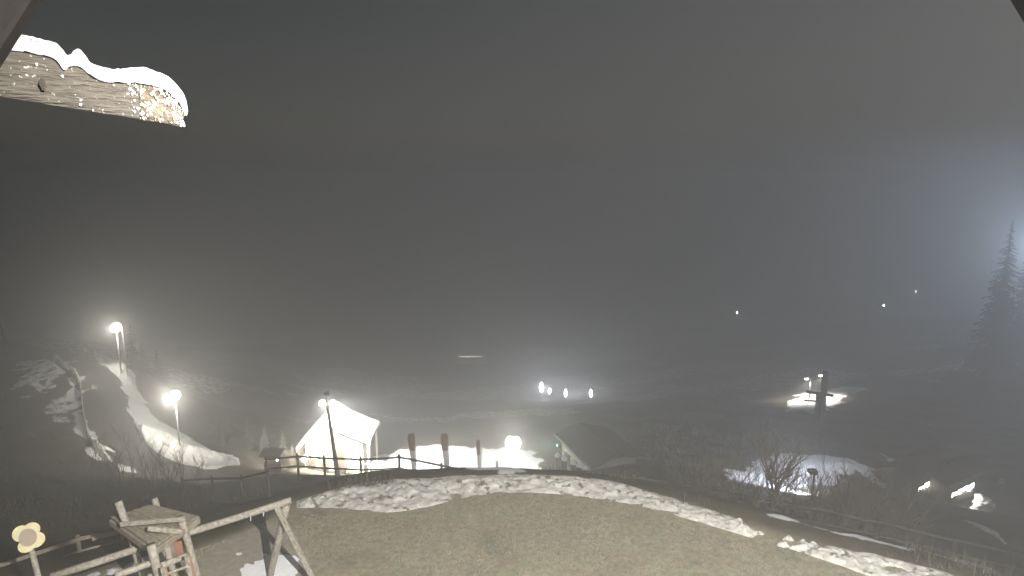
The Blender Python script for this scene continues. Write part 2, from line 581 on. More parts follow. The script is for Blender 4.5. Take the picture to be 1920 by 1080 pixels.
n1, n2, n3 = noise(0.8, 10, 0.65), noise(6.0, 8, 0.7), noise(0.55, 10, 0.72)
soil = ramp(n1.outputs['Fac'], [(0.3, (0.035, 0.032, 0.024)), (0.5, (0.06, 0.054, 0.038)), (0.7, (0.10, 0.088, 0.06))])
turf_a = ramp(n2.outputs['Fac'], [(0.30, (0.15, 0.14, 0.11)), (0.5, (0.26, 0.24, 0.19)), (0.72, (0.40, 0.37, 0.29))])
turf_b = ramp(n3.outputs['Fac'], [(0.36, (0.62, 0.66, 0.62)), (0.47, (0.92, 0.86, 0.78)), (0.55, (0.80, 0.86, 0.76)), (0.66, (1.12, 1.08, 1.0))])
tm = N.new('ShaderNodeMixRGB'); tm.blend_type = 'MULTIPLY'; tm.inputs['Fac'].default_value = 1
L.new(turf_a, tm.inputs['Color1']); L.new(turf_b, tm.inputs['Color2'])
gravel = ramp(n2.outputs['Fac'], [(0.3, (0.20, 0.185, 0.15)), (0.7, (0.31, 0.29, 0.24))])
white = ramp(n1.outputs['Fac'], [(0.3, (0.68, 0.69, 0.72)), (0.7, (0.82, 0.82, 0.84))])
ca = N.new('ShaderNodeAttribute'); ca.attribute_name = 'cover'
sep = N.new('ShaderNodeSeparateColor'); L.new(ca.outputs['Color'], sep.inputs[0])
c = mix(sep.outputs[1], soil, tm.outputs['Color'])
c = mix(sep.outputs[2], c, gravel)
ra_ = N.new('ShaderNodeAttribute'); ra_.attribute_name = 'carriageway'
wet = ramp(n2.outputs['Fac'], [(0.3, (0.085, 0.083, 0.08)), (0.7, (0.15, 0.146, 0.138))])
c = mix(ra_.outputs['Fac'], c, wet)
sn = N.new('ShaderNodeMath'); sn.operation = 'ADD'
ns = N.new('ShaderNodeMath'); ns.operation = 'MULTIPLY_ADD'; ns.inputs[1].default_value = 0.9; ns.inputs[2].default_value = -0.45
n4 = noise(1.6, 6, 0.7)
L.new(n4.outputs['Fac'], ns.inputs[0])
L.new(ns.outputs[0], sn.inputs[0]); L.new(sep.outputs[0], sn.inputs[1])
sr = ramp(sn.outputs[0], [(0.42, (0, 0, 0)), (0.58, (1, 1, 1))])
c = mix(sr, c, white)
L.new(c, B.inputs['Base Color'])
bp = N.new('ShaderNodeBump'); bp.inputs['Strength'].default_value = 0.5; bp.inputs['Distance'].default_value = 0.06
L.new(n2.outputs['Fac'], bp.inputs['Height']); L.new(bp.outputs[0], B.inputs['Normal'])
me.materials.append(gm)
ground = bpy.data.objects.new('ground', me)
col.objects.link(ground)
tag(ground, 'brown winter ground falling from the lawn into the valley, patched with snow', 'ground', kind='structure')


# ------------------------------------------------------------------ snow bank round the lawn
def catmull(pts, k):
    pts = np.array(pts, float)
    o = []
    for i in range(len(pts) - 1):
        p0, p1, p2, p3 = pts[max(i-1, 0)], pts[i], pts[i+1], pts[min(i+2, len(pts)-1)]
        for t in np.linspace(0, 1, k, endpoint=False):
            o.append(0.5 * ((2*p1) + (-p0+p2)*t + (2*p0-5*p1+4*p2-p3)*t*t + (-p0+3*p1-3*p2+p3)*t**3))
    o.append(pts[-1])
    return np.array(o)


def snow_ridge(name, px, height, material, label, break_from=None, nw=26, step=24, z0=None, lump=1.0, seed=0.0):
    rows = []
    for (u, v, h) in px:
        a = PZ(u, v - h, 0.0) if z0 is not None else G(u, v - h)
        b = PZ(u, v + h, 0.0) if z0 is not None else G(u, v + h)
        rows.append(np.concatenate([a, b]))
    R = catmull(rows, step)
    ns_ = len(R)
    T = np.linspace(0, 1, nw)
    pts = R[:, None, :3] * (1 - T)[None, :, None] + R[:, None, 3:] * T[None, :, None]
    q = pts.reshape(-1, 3)
    s = np.repeat(np.arange(ns_) / (ns_ - 1), nw)
    t = np.tile(T, ns_)
    prof = np.sin(np.pi * np.clip(t, 0, 1)) ** 0.55
    f1 = fbm(q[:, 0] * 1.1 + seed, q[:, 1] * 1.1, 4)
    f2 = fbm(q[:, 0] * 3.6 + seed, q[:, 1] * 3.6, 4)
    f3 = fbm(q[:, 0] * 9 + seed, q[:, 1] * 9, 3)
    h = height * prof * (0.62 + lump * (1.5 * f1 + 0.55 * f2 + 0.35 * f3)) - 0.03
    if break_from is not None:
        k = smooth(s, break_from[0], break_from[0] + 0.06) * (1 - smooth(s, break_from[1] - 0.06, break_from[1]))
        h = h + k * (-0.07 + 0.55 * f1 + 0.4 * f2)
    h[(t == 0) | (t == 1)] = -0.06
    end = np.minimum(smooth(s, 0, 0.03), 1 - smooth(s, 0.97, 1.0))
    z = ground_z(q) + np.maximum(h, -0.08) * end
    vs = np.column_stack([q[:, :2], z])
    fs = []
    for i in range(ns_ - 1):
        for k in range(nw - 1):
            fs.append((i*nw+k, i*nw+k+1, (i+1)*nw+k+1, (i+1)*nw+k))
    mb = MB(); mb.v = [tuple(p) for p in vs]; mb.f = fs
    o = mb.build(name, material, smooth=True)
    return tag(o, label, 'snow bank', kind='structure')


snow_ridge('snow_bank', berm_px, 0.20, M_snow_dirty, 'lumpy grey white snow bank curving round the far edge of the lawn', (0.60, 0.79), z0=0.0, nw=40, step=34)
snow_ridge('snow_bank', [(176, 664, 3), (195, 672, 5), (215, 688, 8), (240, 707, 8), (250, 716, 4)], 0.55, M_snow, 'bright snow ridge beside the upper bend of the road', nw=14, step=14)
snow_ridge('snow_bank', [(255, 798, 4), (275, 815, 16), (305, 832, 22), (345, 850, 20), (390, 862, 14), (430, 868, 6), (450, 870, 3)], 0.7, M_snow, 'floodlit snow ridge at the foot of the lower road lamp', nw=18, step=16)
snow_ridge('snow_bank', [(95, 676, 3), (118, 686, 7), (142, 706, 10), (152, 735, 14), (155, 770, 12), (161, 800, 9), (172, 832, 8), (198, 860, 6), (226, 881, 4)], 0.6, M_snow_dirty, 'dim snow ridge along the outer edge of the road', nw=14, step=14)

# ------------------------------------------------------------------ lawn grass (short winter blades)
def blades(name, pts, hmin, hmax, wd, material, label, cat, lean=0.5):
    m = len(pts)
    a = rng.random(m) * 2 * np.pi
    h = hmin + (hmax - hmin) * rng.random(m) ** 1.5
    dx, dy = np.cos(a) * wd, np.sin(a) * wd
    lx, ly = (rng.random(m) - .5) * 2 * lean * h, (rng.random(m) - .5) * 2 * lean * h
    v = np.empty((m, 3, 3))
    v[:, 0] = pts + np.column_stack([dx, dy, np.full(m, -0.02)])
    v[:, 1] = pts - np.column_stack([dx, dy, np.full(m, 0.02)])
    v[:, 2] = pts + np.column_stack([lx, ly, h])
    me = bpy.data.meshes.new(name)
    me.vertices.add(m * 3); me.vertices.foreach_set('co', v.ravel())
    me.loops.add(m * 3); me.loops.foreach_set('vertex_index', np.arange(m * 3, dtype=np.int32))
    me.polygons.add(m); me.polygons.foreach_set('loop_start', np.arange(m, dtype=np.int32) * 3)
    me.update(calc_edges=True)
    me.materials.append(material)
    o = bpy.data.objects.new(name, me); col.objects.link(o)
    return tag(o, label, cat, kind='stuff')


xy = np.column_stack([rng.uniform(-9, 13, 150000), rng.uniform(11, 21, 150000)])
ok = (poly_dist(xy, lawn_poly) > 0.1)
ok &= poly_dist(xy, zone_poly([(330, 1100), (372, 1040), (440, 1005), (510, 985), (540, 1000), (575, 1060), (610, 1100), (600, 1200), (300, 1200)])) < 0.1
ok &= fbm(xy[:, 0] * 0.8, xy[:, 1] * 0.8, 3) > -0.14
xy = xy[ok]
blades('lawn_grass', np.column_stack([xy, ground_z(xy)]), 0.015, 0.05, 0.014, M_grass, 'short dull yellow brown winter grass on the flat lawn', 'grass', 1.2)
# dry brush over the slopes
def scatter(px, count, thin=0.0):
    poly = zone_poly(px)
    lo, hi = poly.min(0), poly.max(0)
    q = rng.uniform(lo, hi, (count, 2))
    k = (poly_dist(q, poly) > 0) & (fbm(q[:, 0] * 0.5, q[:, 1] * 0.5, 3) > thin)
    q = q[k]
    return np.column_stack([q, ground_z(q)])


br = np.concatenate([scatter([(-40, 720), (60, 700), (120, 780), (180, 870), (260, 900), (400, 925), (520, 925), (400, 945), (220, 960), (130, 1000), (-40, 1030)], 60000, -0.04),
                     scatter([(1230, 950), (1260, 925), (1440, 985), (1640, 1025), (1900, 1085), (1900, 1100), (1740, 1075), (1560, 1022), (1400, 985)], 3500),
                     scatter([(560, 915), (660, 893), (850, 897), (900, 890), (760, 905), (620, 925)], 5000),
                     scatter([(1000, 890), (1050, 850), (1120, 810), (1300, 800), (1420, 830), (1300, 905), (1200, 905)], 16000, -0.05)])
blades('dry_brush', br, 0.10, 0.55, 0.014, M_brush, 'dark dry brush and dead stalks covering the slopes below the lawn', 'brush', 0.5)

# ------------------------------------------------------------------ lodge rafter, and bars standing in for the camera housing corners
CAPOFF = [0.0]


def rp_(u, v):                                    # point on the near face of the rafter
    d = 1.72 + 0.30 * u / 345.0
    return P(u, v, d - CAPOFF[0])


depth = rp_(352, 150) - CAM
depth *= 0.14 / np.linalg.norm(depth)


def rough_slab(name, top, bot, material, parent, vec, amp, nseg=10, nsub=6, rounding=0.0, depth_n=4, fr=40):
    """slab between two pixel profiles with a subdivided, uneven skin"""
    T = catmull([(*p, 0) for p in top], nseg)[:, :2]
    Bq = catmull([(*p, 0) for p in bot], nseg)[:, :2]
    m_ = len(T)
    mb = MB()
    def pt(i, j, k):
        a = j / nsub
        q = T[i] * (1 - a) + Bq[i] * a
        w3 = rp_(*q) + vec * (k / depth_n)
        r = rounding * (abs(2 * k / depth_n - 1) ** 2.5)
        if rounding and j == 0:
            w3 = w3 - np.array([0, 0, r])
        s = fbm(np.array([w3[0] * fr + k * 0.7]), np.array([w3[2] * fr]), 4)[0] * amp
        return w3 + np.array([0.15, -1, 0.5]) * s
    idx = {}
    def gi(i, j, k):
        if (i, j, k) not in idx:
            idx[(i, j, k)] = len(mb.v); mb.v.append(tuple(pt(i, j, k)))
        return idx[(i, j, k)]
    def q4(a, b, c_, d): mb.f.append((gi(*a), gi(*b), gi(*c_), gi(*d)))
    for i in range(m_ - 1):
        for j in range(nsub):
            q4((i, j, 0), (i, j+1, 0), (i+1, j+1, 0), (i+1, j, 0))
            q4((i, j, depth_n), (i+1, j, depth_n), (i+1, j+1, depth_n), (i, j+1, depth_n))
        for k in range(depth_n):
            q4((i, 0, k), (i+1, 0, k), (i+1, 0, k+1), (i, 0, k+1))
            q4((i, nsub, k), (i, nsub, k+1), (i+1, nsub, k+1), (i+1, nsub, k))
    for i in (0, m_ - 1):
        for j in range(nsub):
            for k in range(depth_n):
                q4((i, j, k), (i, j, k+1), (i, j+1, k+1), (i, j+1, k))
    return mb.build(name, material, parent, smooth=True)


raf = thing('roof_rafter', rp_(-120, 140), 'weathered timber rafter end capped with thick snow at the upper left corner', 'roof rafter')
wt = [(-160, 62), (20, 87), (80, 97), (105, 107), (120, 124), (140, 117), (152, 121), (172, 139), (195, 148), (240, 150), (262, 151)]
wb = [(-160, 156), (20, 184), (80, 194), (105, 198), (120, 200), (140, 204), (152, 206), (172, 209), (195, 213), (240, 220), (262, 224)]
rough_slab('timber', wt, wb, M_rafter, raf, depth, 0.006)
wt2 = [(262, 151), (285, 155), (308, 163), (325, 174), (338, 188), (345, 205), (343, 222)]
wb2 = [(262, 224), (285, 227), (308, 231), (325, 235), (336, 237), (341, 237.5), (342, 238)]
fe = rough_slab('frosted_end', wt2, wb2, M_frost, raf, depth * 0.995, 0.014)
fe['label'] = 'flaking brown rafter tip crusted with frost'
st = [(15, 70), (35, 62), (66, 69), (95, 77), (108, 88), (120, 102), (131, 97), (143, 91), (155, 103), (165, 117), (185, 124), (210, 128), (240, 128), (270, 127), (295, 134), (318, 146), (335, 164), (346, 180), (351, 198), (349, 211)]
sb = [(13, 92), (35, 95), (66, 100), (95, 107), (108, 115), (120, 131), (131, 125), (143, 123), (155, 128), (165, 137), (185, 149), (210, 154), (240, 155), (270, 157), (295, 162), (315, 172), (328, 183), (338, 195), (344, 209), (346, 218)]
CAPOFF[0] = 0.007
rough_slab('snow_cover', st, sb, M_snow, raf, depth * 0.7, 0.016, nseg=24, fr=85, nsub=5, rounding=0.012, depth_n=6)

CAPOFF[0] = 0.004
mb = MB()
for k in range(240):
    u = 345 - 105 * random.random() ** 1.3; t = random.random() ** 1.3
    if random.random() < 0.10: u = random.uniform(20, 240)
    vt = np.interp(u, [q[0] for q in wt + wt2[1:]], [q[1] for q in wt + wt2[1:]])
    vb = np.interp(u, [q[0] for q in wb + wb2[1:]], [q[1] for q in wb + wb2[1:]])
    c0 = rp_(u, vt + 6 + (vb - vt - 8) * t)
    rr0 = 0.0007 + 0.0034 * random.random() ** 2.5
    s0 = MB().ball(c0, rr0, 6, 4)
    mb.add([np.array(x) + np.array([random.uniform(-1, 1), random.uniform(-1, 1), random.uniform(-1, 1)]) * rr0 * 0.5 for x in s0.v], s0.f)
tag(mb.build('frost_crumbs', M_snow, raf), kind='stuff')
mb = MB(); kc = rp_(80, 158)
ring = [rp_(80 + (7 + random.uniform(-2, 2)) * math.cos(a) + 2 * math.sin(a), 158 + (13 + random.uniform(-3, 3)) * math.sin(a)) for a in np.linspace(0, 2 * math.pi, 13)[:-1]]
mb.prism(ring, (CAM - kc) * 0.003).build('knot', M_knot, raf)
CAPOFF[0] = 0.0
b = thing('camera_housing', P(-60, 140, 1.1), 'dark brown slanting camera housing edge crossing the extreme upper left corner', 'camera housing')
MB().beam(P(34, -60, 1.12), P(-118, 175, 1.08), 0.10, 0.045, up=(0.5, -0.6, 0.6)).build('board', M_housing, b)  # bar stands in for the camera housing rim, not a lodge timber
b = thing('camera_housing', P(1990, 120, 1.2), 'dark camera housing edge just showing in the upper right corner', 'camera housing')
MB().beam(P(1986, -60, 1.2), P(2111, 150, 1.2), 0.17, 0.05, up=(-0.5, -0.6, 0.6)).build('board', M_housing, b)  # added bar for the opposite corner of the same housing rim

# ------------------------------------------------------------------ playground
def log(parent, name, a, b_, r, material=M_wood, n=9, bow=0.0, taper=1.0):
    a, b_ = np.array(a, float), np.array(b_, float)
    k = 7
    pts = []
    for i in range(k):
        t = i / (k - 1)
        p = a * (1 - t) + b_ * t
        pts.append(p + np.array([random.uniform(-1, 1), random.uniform(-1, 1), random.uniform(-1, 1)]) * r * 0.10 + np.array([0, 0, bow * math.sin(math.pi * t)]))
    return MB().tube(pts, [r * (1 + (taper - 1) * i / (k - 1)) * random.uniform(0.95, 1.06) for i in range(k)], n).build(name, material, parent, smooth=True)


sw_top = P(541, 940, 14.9)
sw = thing('swing_frame', GA(PZ(510, 1075, 0)), 'rustic log swing frame with a long sloping top beam and splayed legs', 'swing frame')
log(sw, 'top_beam', P(546, 938, 14.95), P(95, 1081, 13.2), 0.085)
f1 = GA(PZ(505, 1078, 0)); f1[2] -= 0.1
log(sw, 'leg', P(537, 948, 14.95), f1, 0.085, taper=1.12)
f2 = GA(PZ(602, 1098, 0)); f2[2] -= 0.1
MB().beam(P(519, 951, 14.80), f2 + np.array([0, -0.1, 0]), 0.12, 0.10, up=(0, -1, 0.3)).build('leg', M_wood, sw)
for (u, v) in ((470, 968), (494, 960)):
    MB().tube([P(u, v, 14.3), P(u, v + 8, 14.32)], [0.016, 0.012], 6).build('hook', M_metal_pale, sw)

tw = thing('climbing_tower', GA(PZ(300, 1090, 0)), 'weathered log climbing tower with a square plank deck and railings', 'climbing tower')
def vpost(u1, v1, d, zbase=-0.15, r=0.075, lean=(0, 0)):
    t = P(u1, v1, d)
    b0 = np.array([t[0] + lean[0], t[1] + lean[1], 0.0]); b0[2] = ground_z(b0)[0] + zbase
    return t, b0
pA = P(222, 940, 13.680); gA = P(272, 1090, 14.175)
pB = P(290, 934, 14.940); gB = P(320, 1050, 15.390)
pC = P(339, 968, 13.770); gC = P(374, 1092, 14.130)
pD = P(284, 1022, 12.600); gD = P(302, 1100, 12.870)
pE = P(310, 1016, 13.410); gE = P(331, 1100, 13.680)
for a, g, r in ((pA, gA, 0.075), (pB, gB, 0.07), (pC, gC, 0.075), (pD, gD, 0.085), (pE, gE, 0.065)):
    g = np.array(g); e = g - a; e /= np.linalg.norm(e)
    t = (a[2] + 0.15) / max(-e[2], 0.2)
    log(tw, 'post', a, a + e * t, r)
# plank deck (real boards)
dl, db_, dr, df = PZ(207, 970, 2.35), PZ(287, 945, 2.35), PZ(372, 966, 2.35), PZ(287, 1026, 2.35)
nb = 12
for i in range(nb):
    t0, t1 = i / nb + 0.006, (i + 1) / nb - 0.006
    q = [dl*(1-t0)+db_*t0, dl*(1-t1)+db_*t1, df*(1-t1)+dr*t1, df*(1-t0)+dr*t0]
    dz = random.uniform(-0.012, 0.012)
    q = [p + np.array([0, 0, dz]) for p in q]
    MB().prism(q[::-1], (0, 0, -0.045)).build('plank', M_plank, tw)
for a, c_ in ((dl, df), (db_, dr), (df, dr)):
    MB().beam(a + np.array([0, 0, -0.13]), c_ + np.array([0, 0, -0.13]), 0.07, 0.14).build('joist', M_plank, tw)
def rail(parent, a, b_, wd=0.06, ht=0.10, m=M_wood, name='rail', up=(0, 0, 1)):
    return MB().beam(a, b_, wd, ht, up).build(name, m, parent)
rail(tw, P(226, 983, 13.500), P(347, 973, 13.635))
rail(tw, P(277, 991, 13.230), P(341, 997, 13.545))
log(tw, 'rail', P(216, 1080, 12.330), P(290, 1053, 12.780), 0.07)
log(tw, 'rail', P(303, 1061, 12.780), P(352, 1041, 13.320), 0.07)
# ladder leaning on the tower with red painted sides
for (a, b_) in (((305, 1064, 12.42), (313, 1100, 12.5)), ((350, 1043, 12.87), (362, 1100, 13.0))):
    MB().beam(P(*a), P(*b_), 0.09, 0.05, up=(0, -1, 0.4)).build('ladder_side', M_wood, tw)
    a2, b2 = (a[0] + 5.5, a[1], a[2] + 0.03), (b_[0] + 5.5, b_[1], b_[2] + 0.03)
    o = MB().beam(P(*a2), P(*b2), 0.03, 0.04, up=(0, -1, 0.4)).build('ladder_edge', M_orange, tw)
for t in (0.35, 0.85):
    log(tw, 'rung', P(308 + 8*t, 1064 + 36*t, 12.51), P(352 + 12*t, 1044 + 46*t, 12.96), 0.03, n=7)
o = MB().beam(P(333, 1015, 13.770), P(339, 1046, 13.860), 0.16, 0.04, up=(0, -1, 0.3)).build('climbing_board', M_orange, tw)
o['label'] = 'faded orange red board between the posts'
MB().beam(P(323, 1018, 13.815), P(330, 1052, 13.905), 0.13, 0.04, up=(0, -1, 0.3)).build('climbing_board', M_plank, tw)

# flower sign on a stake
fc = P(53, 1008, 13.0)
fl = thing('flower_sign', GA((fc[0], fc[1], 0)), 'cream wooden flower with four petals and brown centre on a stake', 'flower sign')
fwd = CAM - fc; fwd /= np.linalg.norm(fwd)
right = np.cross((0, 0, 1.0), fwd); right /= np.linalg.norm(right)
upv = np.cross(fwd, right)
def disc(cx, cy, rx, ry, off, th, rot=0.0, n=20):
    ring = []
    for k in range(n):
        a = 2*math.pi*k/n
        x, y = rx*math.cos(a), ry*math.sin(a)
        x, y = x*math.cos(rot)-y*math.sin(rot), x*math.sin(rot)+y*math.cos(rot)
        ring.append(fc + right*(cx+x) + upv*(cy+y) + fwd*off)
    return MB().prism(ring, -fwd*th)
S = 13.0 / F
for (px, py, r1, r2, k) in ((-9.5, -11, 13, 14.5, 0), (6, -12, 13.5, 13.5, 1), (-3, 12, 14.5, 13, 2), (10.5, 8, 14, 14, 3)):
    disc(px*S, -py*S, r1*S, r2*S, 0.002*k, 0.025, 0.3*k).build('petal', M_cream, fl, smooth=False)
disc(-0.5*S, 0.5*S, 13.5*S, 16.5*S, 0.025, 0.03, 0.2).build('flower_centre', M_brown, fl)
bt = P(72, 1082, 13.05) - fc; bt /= np.linalg.norm(bt)
log(fl, 'stake', fc + bt * 0.20 - fwd * 0.05, fc + bt * (fc[2] + 0.1) / -bt[2] - fwd*0.05, 0.055)

# garden fence behind the playground
gf = thing('board_fence', GA(P(145, 1040, 17.5)), 'low grey board fence on the dark slope behind the climbing tower', 'fence')
for (u, v, d, hh) in ((-20, 1062, 16.2, 75), (145, 1003, 17.4, 65), (228, 985, 18.2, 50), (345, 962, 19.2, 45)):
    t = P(u, v, d); b0 = GA(t, -0.1)
    if t[2] - b0[2] < 0.7: b0[2] = t[2] - 0.9
    MB().tube([t, b0], [0.055, 0.06], 7).build('post', M_plank, gf)
for (a, b_) in (((-30, 1070, 16.1), (146, 1012, 17.3)), ((144, 1011, 17.3), (230, 994, 18.1)), ((-20, 1105, 16.2), (146, 1036, 17.3)), ((144, 1037, 17.3), (232, 1012, 18.1)), ((228, 994, 18.1), (346, 968, 19.1))):
    rail(gf, P(*a), P(*b_), 0.04, 0.11, M_plank)
bo = MB().beam(P(172, 1010, 17.2), P(229, 996, 17.6), 0.04, 0.13).build('board', M_plank, gf)

# ------------------------------------------------------------------ long pasture fence below the lawn
fb = [P(*q) for q in fence_px]
fn = thing('pasture_fence', GA(fb[4]), 'long dark two rail wooden fence following the slope below the lawn', 'fence')
tops = []
for i, q in enumerate(fb):
    hh = 1.18
    t = q + np.array([random.uniform(-.04, .04), random.uniform(-.04, .04), hh])
    b0 = q - np.array([0, 0, 0.6])
    MB().tube([b0, q * 0.5 + t * 0.5, t], [0.075, 0.07, 0.065], 7, jitter=0.08).build('post', M_wood_dark, fn)
    tops.append((q, t))
for (q0, t0), (q1, t1) in zip(tops[:-1], tops[1:]):
    for fr, rr in ((0.90, 0.058), (0.42, 0.052)):
        a = q0 * (1 - fr) + t0 * fr; c_ = q1 * (1 - fr) + t1 * fr
        e = (c_ - a) / np.linalg.norm(c_ - a)
        off = np.array([0, -0.07, 0])
        mid = (a + c_) / 2 + np.array([0, 0, random.uniform(-.03, .02)])
        MB().tube([a - e * 0.1 + off, mid + off, c_ + e * 0.1 + off], [rr, rr * 0.95, rr * 0.9], 6, jitter=0.06).build('rail', M_wood_dark, fn)
# dim fence on the bare slope at the left, above the garden fence
lf = thing('slope_fence', G(400, 920), 'faint dark fence with one rail on the bare slope left of the swing', 'fence')
pr = None
for (u, v) in ((345, 932), (400, 928), (455, 931), (505, 925)):
    g = G(u, v)
    t = g + np.array([0, 0, 0.95])
    MB().tube([g - np.array([0, 0, .2]), t], [0.06, 0.05], 6).build('post', M_wood_dark, lf)
    if pr is not None:
        MB().tube([pr - np.array([0, 0.06, 0.1]), t - np.array([0, 0.06, 0.1])], [0.05, 0.045], 6).build('rail', M_wood_dark, lf)
    pr = t

# ------------------------------------------------------------------ lamps
def street_lamp(base, top, label, group=None, globe=0.34, color=(1, 0.93, 0.76), watt=1200, pole_r=0.06, material=M_globe, pole_mat=M_metal_pale):
    base, top = np.array(base, float), np.array(top, float)
    t = thing('street_lamp', base, label, 'street lamp', group)
    MB().tube([base - np.array([0, 0, 0.3]), base*0.5 + top*0.5, top], [pole_r*1.25, pole_r, pole_r*0.8], 10).build('pole', pole_mat, t, smooth=True)
    MB().lathe(base, [(pole_r*2.2, -0.1), (pole_r*2.2, 0.12), (pole_r*1.4, 0.2)], 12).build('foot', pole_mat, t)
    MB().lathe(top, [(globe*0.35, 0.0), (globe*0.5, 0.06), (globe*0.3, 0.1)], 12).build('collar', M_metal, t)
    g = MB().ball(top + np.array([0, 0, 0.1 + globe*0.98]), globe, 14, 8).build('globe', material, t, smooth=True)
    if watt:
        lamp_object('street_lamp_light', 'POINT', top + np.array([0, -globe - 0.25, 0.1 + globe]), watt, color, 0.12)
    MB().lathe(top + np.array([0, 0, 0.1 + globe*1.96]), [(globe*0.5, 0.0), (globe*0.32, 0.07), (0.02, 0.12)], 12).build('cap', M_metal, t)
    return t


b1 = G(338, 843); t1 = np.array([b1[0] - 0.05, b1[1] + 0.1, 0]); t1[2] = P(325, 745, np.linalg.norm(b1[:2]) * 0.0 + (b1[1] * cp + 0.0))[2]
def top_at(base, v):
    """top of something upright on base that reaches photo row v"""
    y = base[1]
    # solve height: v = 540 + F * tan stuff
    b = (v - 540.0) / F
    # depth d and height z for given y: y = d*(cp - b*sp)
    d = y / (cp - b * sp)
    return np.array([base[0], y, CAM[2] + d * (-sp - b * cp)])
street_lamp(b1, top_at(b1, 752), 'lamp with a glaring globe standing in the bright snow beside the lower road', 'road lamps on the left hill', 0.42, watt=1700)
b2 = G(228, 703)
street_lamp(b2, top_at(b2, 624), 'lamp with a glaring globe at the upper bend of the road', 'road lamps on the left hill', 0.46, watt=1150)
b2b = G(240, 712)
t = thing('thin_pole', b2b, 'thin pale pole close behind the upper road lamp', 'pole')
MB().tube([b2b - np.array([0, 0, .3]), top_at(b2b, 612)], [0.05, 0.04], 8).build('shaft', M_metal_pale, t)
MB().ball(top_at(b2b, 610), 0.07, 8, 5).build('cap', M_metal_pale, t)
b3 = G(962, 886)
b3 = P(962, 900, 50); b3[2] = ground_z(b3)[0]
street_lamp(b3, top_at(b3, 846), 'street lamp with a large glowing globe right of the three flags', None, 0.62, watt=1100, material=M_plaza_globe)

# floodlight mast in front of the hut
bm_ = P(634, 893, 45.0); bm_[2] = ground_z(bm_)[0]
ft = top_at(bm_, 762); ft[0] = P(621, 762, 45)[0]
fm = thing('floodlight_mast', bm_, 'tall dark leaning mast with two glaring floodlights and a horn on top', 'floodlight mast')
MB().tube([bm_ - np.array([0, 0, .4]), bm_*0.5 + ft*0.5, ft], [0.19, 0.15, 0.10], 10).build('mast', M_metal, fm, smooth=True)
MB().beam(ft + np.array([-0.55, 0, 0]), ft + np.array([0.55, 0, 0]), 0.08, 0.08).build('crossbar', M_metal, fm)
for s in (-0.38, 0.38):
    c0 = ft + np.array([s, 0.12, 0.22])
    h = MB().box(c0, 0.42, 0.22, 0.30).build('floodlight', M_metal, fm)
    MB().ball(c0 + np.array([0, -0.02, -0.02]), 0.24, 12, 8).build('lens', M_glow_warm, h, smooth=True)
hc = ft + np.array([-0.05, 0, 0.9])
MB().tube([ft, hc], [0.05, 0.04], 8).build('horn_stem', M_metal, fm)
MB().tube([hc + np.array([-0.15, 0, 0]), hc + np.array([0.2, 0, 0.08])], [0.10, 0.18], 10).build('horn', M_dark, fm)

# ------------------------------------------------------------------ floodlit hut
hz = -15.3
hc0 = P(612, 876, 53.0); hc0[2] = ground_z(hc0)[0]; hz = hc0[2]
hut = thing('timber_hut', hc0, 'small gabled timber hut blazing white under floodlights beside the flags', 'hut')
HX0, HX1 = P(578, 850, 53)[0], P(684, 850, 53)[0]
YF = hc0[1] - 0.4; YB = YF + 2.6
zE = top_at((0, YF, 0), 836)[2]; zR = top_at((0, YF, 0), 783)[2]; xr = P(619, 768, 53)[0]
xl = P(566, 824, 53)[0]
xv = P(702, 812, 53)[0]; zv = top_at((0, YF, 0), 824)[2]; xk = P(650, 790, 53)[0]; zk = top_at((0, YF, 0), 803)[2]
zw = zk + (zv - zk) * 0.65 - 0.10
# walls as one ring with a gable
def wall(poly, vec, name='wall'): return MB().prism(poly, vec).build(name, M_hut, hut)
w_front = wall([(HX0, YF, hz-0.5), (HX1, YF, hz-0.5), (HX1, YF, zw), (xk, YF, zk-0.12), (xr, YF, zR-0.25), (HX0, YF, zE+0.2)], (0, 0.2, 0), 'front_wall')
wall([(HX0, YB, hz-0.5), (HX1, YB, hz-0.5), (HX1, YB, zw), (xk, YB, zk-0.12), (xr, YB, zR-0.25), (HX0, YB, zE+0.2)], (0, 0.2, 0), 'back_wall')
wall([(HX0, YF+0.21, hz-0.5), (HX0, YB-0.01, hz-0.5), (HX0, YB-0.01, zE+0.15), (HX0, YF+0.21, zE+0.15)], (0.2, 0, 0), 'side_wall')
wall([(HX1, YF+0.21, hz-0.5), (HX1, YB-0.01, hz-0.5), (HX1, YB-0.01, zw-0.03), (HX1, YF+0.21, zw-0.03)], (-0.2, 0, 0), 'side_wall')
def roof_slab(a, b_, th, name, m):
    return MB().prism([(a[0], YF-0.7, a[1]), (b_[0], YF-0.7, b_[1]), (b_[0], YF-0.7, b_[1]+th), (a[0], YF-0.7, a[1]+th)], (0, 4.0, 0)).build(name, m, hut)
rr_ = [((xl, zE-0.12), (xr-0.004, zR)), ((xr+0.004, zR), (xk-0.004, zk)), ((xk+0.004, zk), (xv, zv))]
